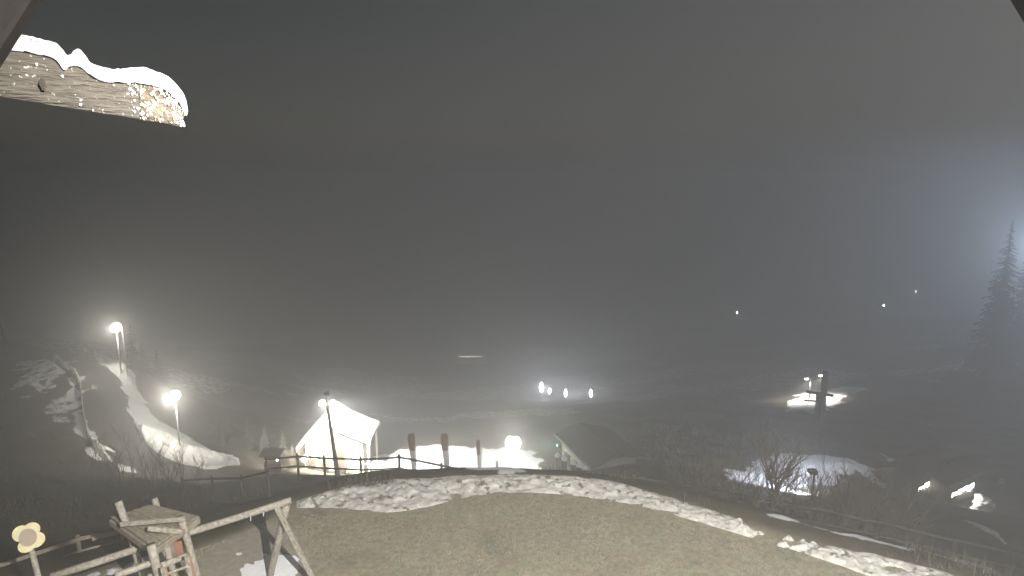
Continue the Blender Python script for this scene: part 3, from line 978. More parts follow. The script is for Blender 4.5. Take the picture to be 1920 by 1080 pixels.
for a, b_ in rr_:
    r_ = roof_slab(a, b_, 0.14, 'roof', M_hut)
    mb = MB()
    na_, nb_ = 10, 24
    vs = []
    for i in range(na_ + 1):
        for j in range(nb_ + 1):
            s, t = i / na_, j / nb_
            e = min(1, 4 * min(t, 1 - t) + 0.35)
            vs.append((a[0]*(1-s)+b_[0]*s, YF - 0.75 + 4.1 * t, a[1]*(1-s)+b_[1]*s + 0.16 + e * 0.22 + 0.05 * random.random()))
    fs = [(i*(nb_+1)+j, (i+1)*(nb_+1)+j, (i+1)*(nb_+1)+j+1, i*(nb_+1)+j+1) for i in range(na_) for j in range(nb_)]
    n0 = len(vs)
    vs += [(p[0], p[1], p[2] - 0.4) for p in vs]
    per = [j for j in range(nb_+1)] + [i*(nb_+1)+nb_ for i in range(1, na_+1)] + [na_*(nb_+1)+j for j in range(nb_-1, -1, -1)] + [i*(nb_+1) for i in range(na_-1, 0, -1)]
    fs += [(per[k], per[(k+1) % len(per)], n0+per[(k+1) % len(per)], n0+per[k]) for k in range(len(per))]
    mb.add(vs, fs); mb.build('snow_cover', M_snow, r_, smooth=True)
for yy in (YF - 0.4, YB):
    for xx in (xv - 0.25,):
        MB().beam((xx, yy, hz - 0.5), (xx, yy, zv - 0.02), 0.16, 0.16, up=(0, 1, 0)).build('veranda_post', M_hut, hut)
MB().beam((HX1 + 0.1, YF - 0.4, hz + 0.9), (xv - 0.3, YF - 0.4, hz + 0.9), 0.07, 0.1).build('veranda_rail', M_hut, hut)
xc = (HX0 + HX1) / 2
MB().box((xc + 0.4, YF - 0.03, hz + 0.9), 0.9, 0.08, 1.9).build('door', M_chalet, hut)
for xx in (HX0 + 0.75, HX1 - 0.55):
    fr_ = MB().box((xx, YF - 0.03, hz + 1.5), 0.8, 0.08, 0.8).build('window', M_chalet, hut)
    MB().box((xx, YF - 0.08, hz + 1.5), 0.62, 0.03, 0.62).build('pane', M_window, fr_)
# floodlight beams of the mast
lamp_object('mast_flood_hut', 'SPOT', ft + np.array([-0.38, 0.45, 0.1]), 85000, (1.0, 0.96, 0.86), 0.15, (xc + 0.7, YF, (hz + zR) / 2), 84, 0.5)
lamp_object('mast_flood_plaza', 'SPOT', ft + np.array([0.38, 0.45, 0.1]), 46000, (1.0, 0.98, 0.92), 0.15, G(830, 868), 80, 0.6)
# small bright lamp at the hut's left front corner
q = P(572, 866, 50); q[2] = ground_z(q)[0]
street_lamp(q, top_at(q, 869), 'low bollard lamp glowing at the left front corner of the hut', None, 0.30, watt=160)
# cluster of people-high shrubs and a small lit stall left of the hut
q = P(512, 884, 47); q[2] = ground_z(q)[0]
st_ = thing('market_stall', q, 'small dark stall with warm lights at the far left of the hut', 'stall')
for sx in (-0.55, 0.55):
    MB().beam(q + np.array([sx, 0, -0.3]), q + np.array([sx, 0, 1.5]), 0.08, 0.08, up=(0, 1, 0)).build('post', M_chalet, st_)
MB().prism([q + np.array([-0.8, -0.5, 1.5]), q + np.array([0.8, -0.5, 1.5]), q + np.array([0.8, 0.5, 1.75]), q + np.array([-0.8, 0.5, 1.75])], (0, 0, 0.1)).build('roof', M_chalet, st_)
MB().box(q + np.array([0, 0, 0.45]), 1.1, 0.5, 0.9).build('counter', M_chalet, st_)
for (dx, dz) in ((-0.42, 1.25), (-0.35, 0.98), (0.5, 1.2)):
    MB().ball(q + np.array([dx, -0.3, dz]), 0.07, 8, 5).build('bulb', M_glow_warm, st_)

# ------------------------------------------------------------------ feather flags
def feather_flag(u, vb, vt, d, wpx, label):
    b0 = P(u + 3, vb, d); b0[2] = ground_z(b0)[0]
    t = top_at(b0, vt)
    f = thing('feather_flag', b0, label, 'flag', 'feather flags along the snowy plaza')
    hgt = t[2] - b0[2]
    pole = [b0 + np.array([0.0, 0, -0.2])] + [b0 + np.array([0.02 * k, 0, hgt * k / 6]) for k in range(1, 6)] + [t + np.array([-0.05, 0, 0.05])]
    MB().tube(pole, [0.03] * 5 + [0.02, 0.012], 7).build('pole', M_metal_pale, f)
    wd = wpx * d / F
    def cloth(z0, z1, name, m):
        rows = 10; cols = 6
        vs = []
        for i in range(rows + 1):
            zz = z0 + (z1 - z0) * i / rows
            w_ = wd * (0.40 + 0.60 * (zz / hgt)) * (1.0 if zz < hgt * 0.93 else 0.82)
            for j in range(cols + 1):
                s = j / cols
                vs.append(b0 + np.array([-s * w_ + 0.02, 0.06 * math.sin(5 * s + zz * 1.7) * s, zz]))
        fs = [(i*(cols+1)+j, i*(cols+1)+j+1, (i+1)*(cols+1)+j+1, (i+1)*(cols+1)+j) for i in range(rows) for j in range(cols)]
        k = len(vs)
        vs += [p + np.array([0, 0.012, 0]) for p in vs]
        fs += [tuple(k + i for i in ff[::-1]) for ff in fs]
        return MB().add(vs, fs).build(name, m, f, smooth=True)
    cloth(hgt * 0.62, hgt * 0.99, 'red_panel', M_red)
    cloth(hgt * 0.14, hgt * 0.62 - 0.003, 'pale_panel', M_white_cloth)
    return f
feather_flag(777, 902, 812, 44, 15, 'leftmost red topped feather flag, nearest the hut')
feather_flag(838, 905, 812, 43.5, 15, 'broad red topped feather flag in the middle of the bright plaza')
feather_flag(898, 905, 824, 43, 9, 'narrow red topped feather flag nearest the globe lamp')
q = P(932, 897, 47); q[2] = ground_z(q)[0]
t = thing('marker_post', q, 'short dark marker post between the narrow flag and the globe lamp', 'post')
MB().tube([q - np.array([0, 0, .2]), top_at(q, 866)], [0.11, 0.09], 8).build('shaft', M_wood_dark, t)
MB().lathe(top_at(q, 866), [(0.10, 0.0), (0.11, 0.06), (0.03, 0.12)], 8).build('cap', M_metal, t)

# ------------------------------------------------------------------ house right of the globe lamp
ha = P(1053, 868, 49); hb = P(1112, 880, 44)
ha[2] = hb[2] = min(ground_z(ha)[0], ground_z(hb)[0])
house = thing('plaster_house', ha, 'dim plaster house with a dark overhanging roof and green light at its corner', 'house')
dirv = hb - ha; dirv[2] = 0; Lh = np.linalg.norm(dirv); dirv /= Lh
nrm = np.array([dirv[1], -dirv[0], 0]);
if nrm[1] > 0: nrm = -nrm
back = -nrm
z0, z1 = ha[2] - 0.5, top_at(ha, 818)[2]
def hw(a, b_, zt, name, m=M_render, th=0.25):
    a, b_ = np.array(a), np.array(b_)
    e = b_ - a; e /= np.linalg.norm(e); nn = np.array([-e[1], e[0], 0])
    return MB().prism([(a[0], a[1], z0), (b_[0], b_[1], z0), (b_[0], b_[1], zt), (a[0], a[1], zt)], nn * th).build(name, m, house)
Wd = 3.6
p0, p1, p2, p3 = ha, ha + dirv * 5.0, ha + dirv * 5.0 + back * Wd, ha + back * Wd
wl = hw(p0, p1, z1, 'front_wall'); hw(p1, p2, z1, 'end_wall'); hw(p2, p3, z1, 'rear_wall'); hw(p3, p0, z1, 'end_wall')
rm = (p0 + p3) / 2; rm2 = (p1 + p2) / 2
zr_ = z1 + 0.5
def hroof(e0, e1, r0, r1):
    o_ = 0.6
    up_ = np.array([0, 0, 0.18])
    e0 = e0 - dirv*o_; e1 = e1 + dirv*o_; r0 = r0 - dirv*o_; r1 = r1 + dirv*o_
    return MB().prism([e0, e1, r1, r0], up_).build('roof', M_chalet, house)
def zz(p, z): return np.array([p[0], p[1], z])
hroof(zz(p0 - back*0.4, z1 - 0.12), zz(p1 - back*0.4, z1 - 0.3), zz(rm - back*0.003, zr_), zz(rm2 - back*0.003, zr_))
hroof(zz(p3 + back*0.8, z1 - 0.3), zz(p2 + back*0.8, z1 - 0.3), zz(rm + back*0.003, zr_), zz(rm2 + back*0.003, zr_))
for s in (0.5, 2.1, 3.7):
    c0 = p0 + dirv * (s + 0.5) - back * 0.02
    a = math.atan2(dirv[1], dirv[0])
    fr_ = MB().box(zz(c0, z1 - 1.5), 0.9, 0.1, 1.0, a).build('window', M_chalet, house)
    MB().box(zz(c0 - back*0.05, z1 - 1.5), 0.7, 0.05, 0.8, a).build('pane', M_dark, fr_)
q = p0 - dirv * 0.25 - back * 0.1
gl = MB().box(zz(q, z1 - 0.9), 0.25, 0.25, 0.25).build('green_lamp', M_dark, house)
MB().ball(zz(q - dirv*0.22, z1 - 0.95), 0.13, 8, 6).build('glass', M_green_glass, gl)
# low snow-topped wall in front
PLB = ['snow topped planter box at the green lamp end of the row', 'second snow topped planter box from the green lamp', 'middle snow topped planter box of the five before the plaster house', 'fourth snow topped planter box from the green lamp', 'snow topped planter box nearest the lawn fence, last in the row']
for k, (u, v, d) in enumerate(((1046, 856, 45), (1058, 862, 44.5), (1075, 870, 44), (1086, 875, 43.7), (1096, 880, 43.4))):
    q = P(u, v, d); qb = GA(q)
    blk = thing('planter_box', (q[0], q[1], min(qb[2], q[2] - 0.5)), PLB[k], 'planter', 'snow topped planter boxes')
    hgt_ = max(0.4, q[2] - min(qb[2], q[2] - 0.5))
    MB().box((q[0], q[1], q[2] - hgt_/2), 0.38, 0.4, hgt_ - 0.004).build('box', M_chalet, blk)
    MB().lathe((q[0], q[1], q[2]), [(0.22, 0.0), (0.24, 0.10), (0.16, 0.22), (0.04, 0.27)], 10).build('snow_cover', M_snow, blk, smooth=True)

# ------------------------------------------------------------------ far village lights
def facade_lamp(u, v, d, h, label, r=0.22, mtl=None, tall=True):
    b0 = P(u, v, d)
    g0 = GA(b0)
    g0[2] = min(g0[2], b0[2] - 2.5)
    t = thing('village_lamp', g0, label, 'lamp', 'row of white lamps in the valley')
    MB().tube([g0 - np.array([0, 0, .3]), b0], [0.09, 0.06], 7).build('pole', M_metal, t)
    MB().tube([b0 + np.array([0, 0, -h/2]), b0 + np.array([0, 0, h*0.1]), b0 + np.array([0, 0, h/2])], [r*0.35, r, r*0.35], 8).build('glass', mtl or M_far_white, t, smooth=True)
    MB().lathe(b0 + np.array([0, 0, h/2]), [(r*0.8, 0.0), (r*0.5, 0.12), (0.03, 0.2)], 8).build('cap', M_metal, t)
    return t
facade_lamp(1015, 726, 120, 1.9, 'brightest white lamp, at the left end of the valley row', 0.34)
facade_lamp(1030.5, 733, 120, 1.0, 'smaller white lamp, second in the valley row', 0.24)
facade_lamp(1060.5, 737, 120, 1.4, 'white lamp standing alone, third in the valley row', 0.24)
facade_lamp(1108, 737, 120, 1.4, 'white lamp at the right end of the valley row, beside the dark patch', 0.24)
lamp_object('village_light', 'POINT', P(1020, 728, 118.5), 900, (0.9, 0.96, 1.0), 0.3)
lamp_object('village_light', 'POINT', P(1085, 737, 118.5), 700, (0.9, 0.96, 1.0), 0.3)

def depth_of(u, v):
    p = G(u, v)
    return p[1] * cp - (p[2] - CAM[2]) * sp


def far_house(u, v, d, wpx, hpx, lit, label, m=M_far_warm, cat='house', wins=1, group='far houses lost in the fog'):
    d = min(d, depth_of(u, v + 9) * 0.98)
    c0 = P(u, v, d)
    g0 = GA(c0); sc = d / F
    Wn, Hn = max(wpx * sc, 0.5), max(hpx * sc, 0.4)
    W_, D_, H_ = max(7.0, Wn * 1.25), 8.0, 5.0
    zb = min(g0[2], c0[2] - 1.5)
    root = thing('far_house', (c0[0], c0[1], zb), label, cat, group)
    zt = c0[2] + Hn / 2 + 0.6
    MB().box((c0[0], c0[1] + D_/2, (zb - 0.5 + zt)/2), W_, D_, zt - zb + 0.5).build('wall', M_plaster, root)
    x0, x1 = c0[0] - W_/2 - .6, c0[0] + W_/2 + .6
    for sgn in (-1, 1):
        e = c0[1] + D_/2 + sgn * (D_/2 + 0.7)
        MB().prism([(x0, e, zt - 0.15), (x1, e, zt - 0.15), (x1, c0[1] + D_/2 + sgn*0.004, zt + 2.2), (x0, c0[1] + D_/2 + sgn*0.004, zt + 2.2)][::sgn], (0, 0, 0.2)).build('roof', M_snow_dirty, root)
    for k in range(wins):
        xx = c0[0] + (k - (wins - 1)/2) * Wn / max(wins, 1)
        f_ = MB().box((xx, c0[1] - 0.03, c0[2]), Wn/wins + 0.2, 0.1, Hn + 0.2).build('window', M_chalet, root)
        MB().box((xx, c0[1] - 0.10, c0[2]), Wn/wins * (0.96 if wins > 1 else 1), 0.05, Hn).build('pane', m, f_)
    return root
M_strip = emit('far_strip_light', (1.0, 0.94, 0.74), 4)
far_house(882, 668.5, 200, 44, 2.4, True, 'long low house shape standing in for a thin warm lit road far across the valley', M_strip, wins=6)  # glowing panes stand in for a lamplit stretch of road
far_house(1382, 586, 300, 2.5, 5, True, 'lone far house with a tiny greenish window below the mountain', M_far_cool)
far_house(1657, 572, 310, 4.5, 5, True, 'far house with a pale window in the upper right, middle of three', M_far_cool)
far_house(1668, 571, 311, 2.2, 5, True, 'far house with a narrow pale window, right of its pale twin', M_far_cool)
far_house(1633, 590, 300, 2, 5, True, 'far house with a dim window, lowest of the hillside three', M_strip)
far_house(1719, 546, 330, 4, 4, True, 'highest far house with one bright white window on the right hillside', M_far_white)

# ------------------------------------------------------------------ pair of arm lamps and the timber posts on the right
def arm_lamp(u_pole, v_base, v_top, u_head, d, label, m):
    b0 = P(u_pole, v_base, d); b0[2] = ground_z(b0)[0]
    t = top_at(b0, v_top)
    r = thing('arm_lamp', b0, label, 'street lamp', 'pair of arm lamps over the snowy path')
    ex = (u_head - u_pole) * d / F
    MB().tube([b0 - np.array([0, 0, .3]), t, t + np.array([ex*0.3, 0, 0.25]), t + np.array([ex, 0, 0.28])], [0.10, 0.08, 0.06, 0.05], 8).build('pole', M_metal_pale, r, smooth=True)
    hd = t + np.array([ex * 1.05, 0, 0.24])
    h_ = MB().prism([hd + np.array([-0.45, -0.2, 0.0]), hd + np.array([0.35, -0.2, 0.06]), hd + np.array([0.35, 0.2, 0.06]), hd + np.array([-0.45, 0.2, 0.0])], (0, 0, 0.10)).build('lamp_head', M_metal_pale, r)
    MB().ball(hd + np.array([-0.1, 0, -0.09]), 0.24, 10, 6, 0.6).build('glass', m, h_, smooth=True)
    lamp_object('arm_lamp_light', 'SPOT', hd + np.array([-0.1, -0.05, -0.32]), 5200, (1, 0.93, 0.8), 0.15, hd + np.array([-0.3, -0.6, -4]), 140, 0.5)
    return r
arm_lamp(1518, 742, 712, 1511, 80, 'arm lamp with a white pole left of the tall timber post', M_glow_warm)
arm_lamp(1549, 738, 706, 1537, 82, 'arm lamp half hidden behind the tall timber post', M_glow_warm)
q = P(1541, 775, 66); q[2] = ground_z(q)[0]
tp = thing('timber_gantry', q, 'tall thick timber post with a crossbar beside a shorter post before bright snow', 'timber frame')
MB().beam(q - np.array([0, 0, 0.5]), top_at(q, 697), 0.5, 0.5, up=(0, 1, 0)).build('tall_post', M_wood_dark, tp)
q2 = np.array([P(1528, 775, 66)[0], q[1] - 0.3, q[2]])
MB().beam(q2 - np.array([0, 0, 0.5]), top_at(q2, 735), 0.36, 0.36, up=(0, 1, 0)).build('short_post', M_wood_dark, tp)
MB().beam(np.array([P(1504, 731, 66)[0], q[1] - 0.5, top_at(q, 731)[2]]), np.array([P(1554, 739, 66)[0], q[1] - 0.5, top_at(q, 739)[2]]), 0.25, 0.3).build('crossbar', M_wood_dark, tp)
MB().beam(np.array([P(1500, 746, 66)[0], q[1] - 0.6, top_at(q, 746.5)[2]]), np.array([P(1527, 749, 66)[0], q[1] - 0.6, top_at(q, 749)[2]]), 0.2, 0.22).build('lower_bar', M_wood_dark, tp)

# lamp seen from behind that lights the snowfield on the right
q = G(1522, 940)
sl = thing('field_lamp', q, 'dark slim lamp post seen from behind before the bluish lit snow', 'street lamp')
tq = top_at(q, 888)
MB().tube([q - np.array([0, 0, .3]), tq], [0.09, 0.06], 8).build('pole', M_dark, sl)
hq = tq + np.array([0, 0.25, 0.02])
h_ = MB().box(hq + np.array([0, -0.06, 0]), 0.42, 0.36, 0.20).build('lamp_head', M_dark, sl)
MB().box(hq + np.array([0, 0.05, -0.125]), 0.34, 0.2, 0.04).build('glass', M_blue_glass, h_)
lamp_object('field_lamp_light', 'SPOT', hq + np.array([0, 0.15, -0.25]), 24000, (0.82, 0.88, 1.0), 0.1, hq + np.array([2.6, 14.0, -5.4]), 78, 0.8)

# ------------------------------------------------------------------ chalet with lit windows at the lower right
def window_band(u0, v0, u1, v1, hpx, d0, d1, nwin, parent):
    for k in range(nwin):
        a, b_ = k / nwin, (k + 0.94) / nwin
        pa, pb = P(u0 + (u1-u0)*a, v0 + (v1-v0)*a, d0 + (d1-d0)*a), P(u0 + (u1-u0)*b_, v0 + (v1-v0)*b_, d0 + (d1-d0)*b_)
        hh = hpx * (0.55 + 0.45*(a+b_)/2) * d0 / F * random.uniform(0.85, 1.1)
        f_ = MB().prism([pa + np.array([-.03, 0.03, -0.05]), pb + np.array([.03, 0.03, -0.05]), pb + np.array([.03, 0.03, hh+.05]), pa + np.array([-.03, 0.03, hh+.05])], (0, 0.1, 0)).build('window', M_chalet, parent)
        MB().prism([pa, pb, pb + np.array([0, 0, hh]), pa + np.array([0, 0, hh])], (0, 0.02, 0)).build('pane', M_window, f_)
def balusters(u0, v0, u1, v1, hpx, d0, d1, nwin, parent):
    k = int(abs(u1 - u0) / 2.6)
    for i in range(k):
        t = (i + 0.5) / k
        p = P(u0 + (u1-u0)*t, v0 + (v1-v0)*t, d0 + (d1-d0)*t - 0.35)
        hh = hpx * d0 / F * random.uniform(0.12, 0.42)
        MB().beam(p - np.array([0, 0, 0.35]), p + np.array([0, 0, hh]), 0.05, 0.05, up=(0, 1, 0)).build('baluster', M_chalet, parent)


def dark_house(u0, vb0, u1, vb1, d0, d1, label, band, hroof_, roofm=M_chalet):
    a, b_ = P(u0, vb0, d0), P(u1, vb1, d1)
    g = min(ground_z(a)[0], ground_z(b_)[0], a[2]-1, b_[2]-1)
    r = thing('chalet', (a[0], a[1], g), label, 'house')
    e = b_ - a; e[2] = 0; Lw = np.linalg.norm(e); e /= Lw
    bk = np.array([-e[1], e[0], 0]);
    if bk[1] < 0: bk = -bk
    zt = max(a[2], b_[2]) + 1.05
    a0, b0 = a - e*0.6 + bk*0.15, b_ + e*0.6 + bk*0.15
    MB().prism([zz(a0, g-.5), zz(b0, g-.5), zz(b0, zt), zz(a0, zt)], bk*1.4).build('wall', M_chalet, r)
    m0, m1 = a0 + bk*0.7, b0 + bk*0.7
    for s0, s1 in ((-0.3, -0.003), (0.3, 0.003)):
        base0, base1 = (a0, b0) if s0 < 0 else (a0 + bk*1.4, b0 + bk*1.4)
        MB().prism([zz(base0 - e*.6 + bk*s0, zt - .2), zz(base1 + e*.6 + bk*s0, zt - .2), zz(m1 + e*.6 + bk*s1, zt + hroof_), zz(m0 - e*.6 + bk*s1, zt + hroof_)], (0, 0, .18)).build('roof', roofm, r)
    window_band(*band, r)
    balusters(*band, r)
    return r
da, db2 = depth_of(1735, 930) - 2.2, depth_of(1805, 944) - 0.9
dark_house(1722, 921, 1749, 909, da, da + 1.0, 'dark chalet whose left window band glows, beside the snow ridge', (1723, 922, 1749, 913, 15, da, da + 1.0, 5), 0.3)
dark_house(1785, 933, 1826, 919, db2, db2 + 1.2, 'dark chalet with a broad glowing window band beside the snowy bush', (1785, 934, 1825, 920, 17, db2, db2 + 1.2, 7), 0.3)
q = P(1765, 925, 41.5); q[2] = ground_z(q)[0]
li = thing('wall_lantern_post', q, 'white lantern post between the two glowing window bands', 'lamp')
tq = top_at(q, 906)
MB().tube([q - np.array([0, 0, .3]), tq], [0.09, 0.09], 8).build('pole', M_metal_pale, li)
MB().lathe(tq, [(0.12, 0.0), (0.20, 0.05), (0.18, 0.22), (0.05, 0.28)], 8).build('lantern', M_window, li)
q = P(1795, 900, 45); q[2] = ground_z(q)[0]
sg = thing('sign_board', q, 'upright pale grey board on a thin post above the chalets', 'sign')
tq = top_at(q, 866)
MB().tube([q - np.array([0, 0, .3]), tq + np.array([0, 0.05, -0.1])], [0.05, 0.05], 8).build('post', M_metal, sg)
MB().box(tq + np.array([0, 0, -0.36]), 0.27, 0.05, 0.76).build('board', M_metal_pale, sg)
q = P(1876, 925, 44); q[2] = ground_z(q)[0]
sg = thing('lantern_pole', q, 'small faint pole with a pale lantern above the snowy bush', 'pole')
MB().tube([q - np.array([0, 0, .3]), top_at(q, 905)], [0.05, 0.04], 8).build('post', M_metal, sg)
MB().box(top_at(q, 903), 0.22, 0.2, 0.34).build('lantern', M_metal_pale, sg)

# snow covered bush
q = P(1840, 962, db2 - 0.6); q[2] = min(q[2], ground_z(q)[0] + 0.1)
sbx = thing('snowy_bush', q, 'round snow laden bush right of the glowing chalet windows', 'bush')
mb = MB()
for k in range(26):
    th, r_ = random.uniform(0, 6.28), random.uniform(0.1, 0.55)
    p = q + np.array([r_*math.cos(th), r_*math.sin(th)*0.7, random.uniform(0.15, 0.95)])
    rb = random.uniform(0.14, 0.30)
    s = MB().ball(p, rb, 9, 6, 0.75)
    mb.add([np.array(x) + (np.array(x) - p) * random.uniform(-.25, .25) for x in s.v], s.f)
mb.build('snow_cover', M_snow, sbx, smooth=True)
mb = MB()
for k in range(14):
    th = random.uniform(0, 6.28)
    mb.tube([q, q + np.array([0.35*math.cos(th), 0.3*math.sin(th), 0.55]), q + np.array([0.75*math.cos(th), 0.6*math.sin(th), random.uniform(0.5, 1.2)])], [0.025, 0.015, 0.006], 4)
mb.build('branches', M_twig, sbx)
lamp_object('chalet_window_light', 'SPOT', P(1812, 926, db2 - 0.7), 140, (1, 0.96, 0.86), 0.3, P(1842, 950, db2 - 1.0), 150, 0.8)

# ------------------------------------------------------------------ blue-white lamp at the right edge
q = P(1922, 640, 104); q[2] = ground_z(q)[0]
bl = thing('blue_floodlight', q, 'blue white floodlight glaring at the right edge behind the tall spruces', 'floodlight')
tq = top_at(q, 478)
MB().tube([q - np.array([0, 0, .3]), tq], [0.16, 0.09], 8).build('pole', M_metal, bl)
MB().ball(tq + np.array([0, 0, 0.2]), 0.75, 12, 8, 1.5).build('glass', M_blue_glass, bl, smooth=True)
MB().lathe(tq + np.array([0, 0, 1.3]), [(0.5, 0.0), (0.35, 0.15), (0.05, 0.25)], 10).build('hood', M_metal, bl)
lamp_object('blue_flood_light', 'POINT', tq + np.array([0.5, -1.6, 1.0]), 15000, (0.60, 0.79, 1.0), 0.4)
lamp_object('green_corner_light', 'POINT', zz(p0 - dirv*0.9 - back*0.6, z1 - 0.95), 80, (0.3, 1.0, 0.68), 0.1)

# ------------------------------------------------------------------ trees
def spruce(h, r, seed, n_layer=26, per=16):
    rs = np.random.default_rng(seed)
    t = MB(); t.tube([(0, 0, -0.5), (0.03, 0, h*0.5), (0, 0, h*0.97)], [h*0.016, h*0.010, h*0.003], 7)
    f = MB()
    for i in range(n_layer):
        s = (i + 0.3) / n_layer
        z = h * (0.10 + 0.89 * s)
        L0 = r * (1 - s) ** 0.85 + 0.12
        for k in range(max(6, int(per * (1 - 0.6*s)))):
            a = rs.uniform(0, 2*np.pi); l_ = L0 * rs.uniform(0.6, 1.12)
            dr_ = l_ * rs.uniform(0.25, 0.5); wd = l_ * rs.uniform(0.16, 0.28)
            zz_ = z + rs.uniform(-0.5, 0.5) * h / n_layer
            ca, sa = math.cos(a), math.sin(a)
            for q_ in range(3):
                s0, s1 = q_/3, (q_+1)/3 + 0.12
                ww = wd * (1 - 0.55*s0)
                x0, x1 = l_*s0, l_*s1
                y0, y1 = zz_ - dr_*s0, zz_ - dr_*s1 - rs.uniform(0, .12)*l_
                tw_ = rs.uniform(-0.4, 0.4)
                f.add([(ca*x0 - sa*ww*.25, sa*x0 + ca*ww*.25, y0), (ca*x0 + sa*ww*.25, sa*x0 - ca*ww*.25, y0),
                       (ca*x1 + sa*ww, sa*x1 - ca*ww, y1 - ww*(.6+tw_)), (ca*x1*1.06, sa*x1*1.06, y1), (ca*x1 - sa*ww, sa*x1 + ca*ww, y1 - ww*(.6-tw_))],
                      [(0, 1, 3), (1, 2, 3), (0, 3, 4)])
    return t, f
protos = {}
def place_spruce(u, v_top, d, label, group, seed, slim=0.17, vb=None):
    b0 = P(u, vb or v_top + 60, d); b0[2] = ground_z(b0)[0]
    h = top_at(b0, v_top)[2] - b0[2]
    t, f = spruce(h, h * slim, seed, n_layer=max(16, int(h * 2.0)))
    r = thing('spruce_tree', (0, 0, 0), label, 'tree', group)
    t.build('trunk', M_bark, r); f.build('crown', M_needle, r)
    r.location = tuple(b0); r.rotation_euler = (0, 0, random.uniform(0, 6))
    return r
place_spruce(1866, 408, 84, 'tall dark spruce standing left of the blue floodlight', None, 1, 0.125, 650)
place_spruce(1909, 425, 87, 'tall dark spruce partly hiding the blue floodlight', None, 2, 0.11, 650)
SPL = ['tall spruce right behind the upper road lamp', 'second spruce behind the upper road lamp, shorter', 'spruce furthest down the slope behind the upper road lamp',
       'spruce on the slope above the end of the floodlit snow ridge', 'tallest spruce in the dark stand left of the hut', 'spruce at the right end of the dark stand left of the hut',
       'low spruce at the front of the dark stand left of the hut', 'spruce just behind the small dark stall', 'spruce closest to the left eave of the hut', 'spruce right of the lower road lamp, beyond the snow ridge']
for i, (u, vt, d) in enumerate(((252, 604, 70), (272, 640, 72), (300, 655, 74), (405, 778, 62), (440, 770, 64), (470, 785, 60), (420, 800, 58), (500, 800, 58), (535, 806, 58), (372, 760, 68))):
    place_spruce(u, vt, d, SPL[i], 'spruces in the fog behind the hut and road', 10 + i, 0.17, vt + 80)
for i, (u, vt, d) in enumerate(((1130, 800, 60), (1165, 812, 57), (1210, 792, 62), (1255, 806, 58), (1300, 800, 62), (1345, 812, 60), (1230, 830, 52), (1180, 840, 50))):
    place_spruce(u, vt, d, 'small dark spruce on the foggy slope right of the plaster house', 'small spruces right of the plaster house', 40 + i, 0.24, vt + 60)
place_spruce(14, 602, 66, 'pale fogged spruce at the extreme left edge above the brush', None, 70, 0.13, 690)


# ------------------------------------------------------------------ bare shrubs
def bare_shrub(h, stems, seed, spread=0.5, trunk=False):
    rs = random.Random(seed)
    tr, tw_ = MB(), MB()
    def grow(p, d_, ln, r, lev, mb):
        d_ = d_ / np.linalg.norm(d_)
        pts = [p]; k = 4
        for i in range(k):
            d_ = d_ + np.array([rs.uniform(-.18, .18), rs.uniform(-.18, .18), rs.uniform(-.02, .16)])
            d_ /= np.linalg.norm(d_)
            pts.append(pts[-1] + d_ * ln / k)
        mb.tube(pts, [r * (1 - 0.6 * i / k) for i in range(k + 1)], 5 if lev == 0 else 3, cap=False)
        if lev < 2:
            for i in range(1, k + 1):
                for _ in range(2 if lev == 0 else 1 + (rs.random() < 0.5)):
                    a = rs.uniform(0, 6.28)
                    nd = d_ * 0.9 + np.array([math.cos(a), math.sin(a), 0.25]) * rs.uniform(0.5, 0.9)
                    grow(pts[i], nd, ln * rs.uniform(0.32, 0.55), r * 0.5, lev + 1, tw_)
    if trunk:
        grow(np.array([0, 0, -0.2]), np.array([0.05, 0, 1]), h * 0.95, 0.10, 0, tr)
        for z in (0.25, 0.35, 0.45, 0.55, 0.65):
            a = rs.uniform(0, 6.28)
            grow(np.array([0.02, 0, h * z]), np.array([math.cos(a), math.sin(a), 1.3]), h * 0.5, 0.045, 0, tw_)
            grow(np.array([0.02, 0, h * z]), np.array([-math.cos(a), -math.sin(a), 1.3]), h * 0.45, 0.045, 0, tw_)
    else:
        for s in range(stems):
            a = rs.uniform(0, 6.28)
            grow(np.array([rs.uniform(-.25, .25), rs.uniform(-.25, .25), -0.1]), np.array([spread*math.cos(a), spread*math.sin(a), 1]), h * rs.uniform(0.65, 1.0), 0.022, 0, tr)
    return tr, tw_
def put_shrub(u, v_base, d, h, label, group, seed, stems=9, spread=0.45, trunk=False):
    b0 = P(u, v_base, d); b0[2] = ground_z(b0)[0]
    r = thing('bare_tree' if trunk else 'bare_shrub', (0, 0, 0), label, 'tree' if trunk else 'shrub', group)
    a, b_ = bare_shrub(h, stems, seed, spread, trunk)
    a.build('trunk' if trunk else 'stems', M_twig, r); b_.build('twigs', M_twig, r)
    r.location = tuple(b0)
    return r
put_shrub(1449, 985, 25.4, 3.1, 'tallest leafless tree, forked and upright in front of the right hand fence', None, 3, trunk=True)
sh = [put_shrub(1300, 960, 27.0, 1.7, 'leafless twiggy shrub growing along the right hand fence', 'leafless shrubs along the right hand fence', 5, 9),
      put_shrub(1335, 965, 26.7, 1.9, 'leafless twiggy shrub growing along the right hand fence', 'leafless shrubs along the right hand fence', 6, 10),
      put_shrub(1385, 975, 26.2, 2.0, 'leafless twiggy shrub growing along the right hand fence', 'leafless shrubs along the right hand fence', 8, 8)]
SHL = {3: 'leafless shrub just right of the tall forked tree', 4: 'leafless shrub crossing in front of the dark field lamp', 10: 'leafless shrub at the far end of the right fence, nearest the plaster house', 11: 'last small leafless shrub towards the lower right corner', 12: 'leafless shrub set back from the fence, right of the lit snowfield'}
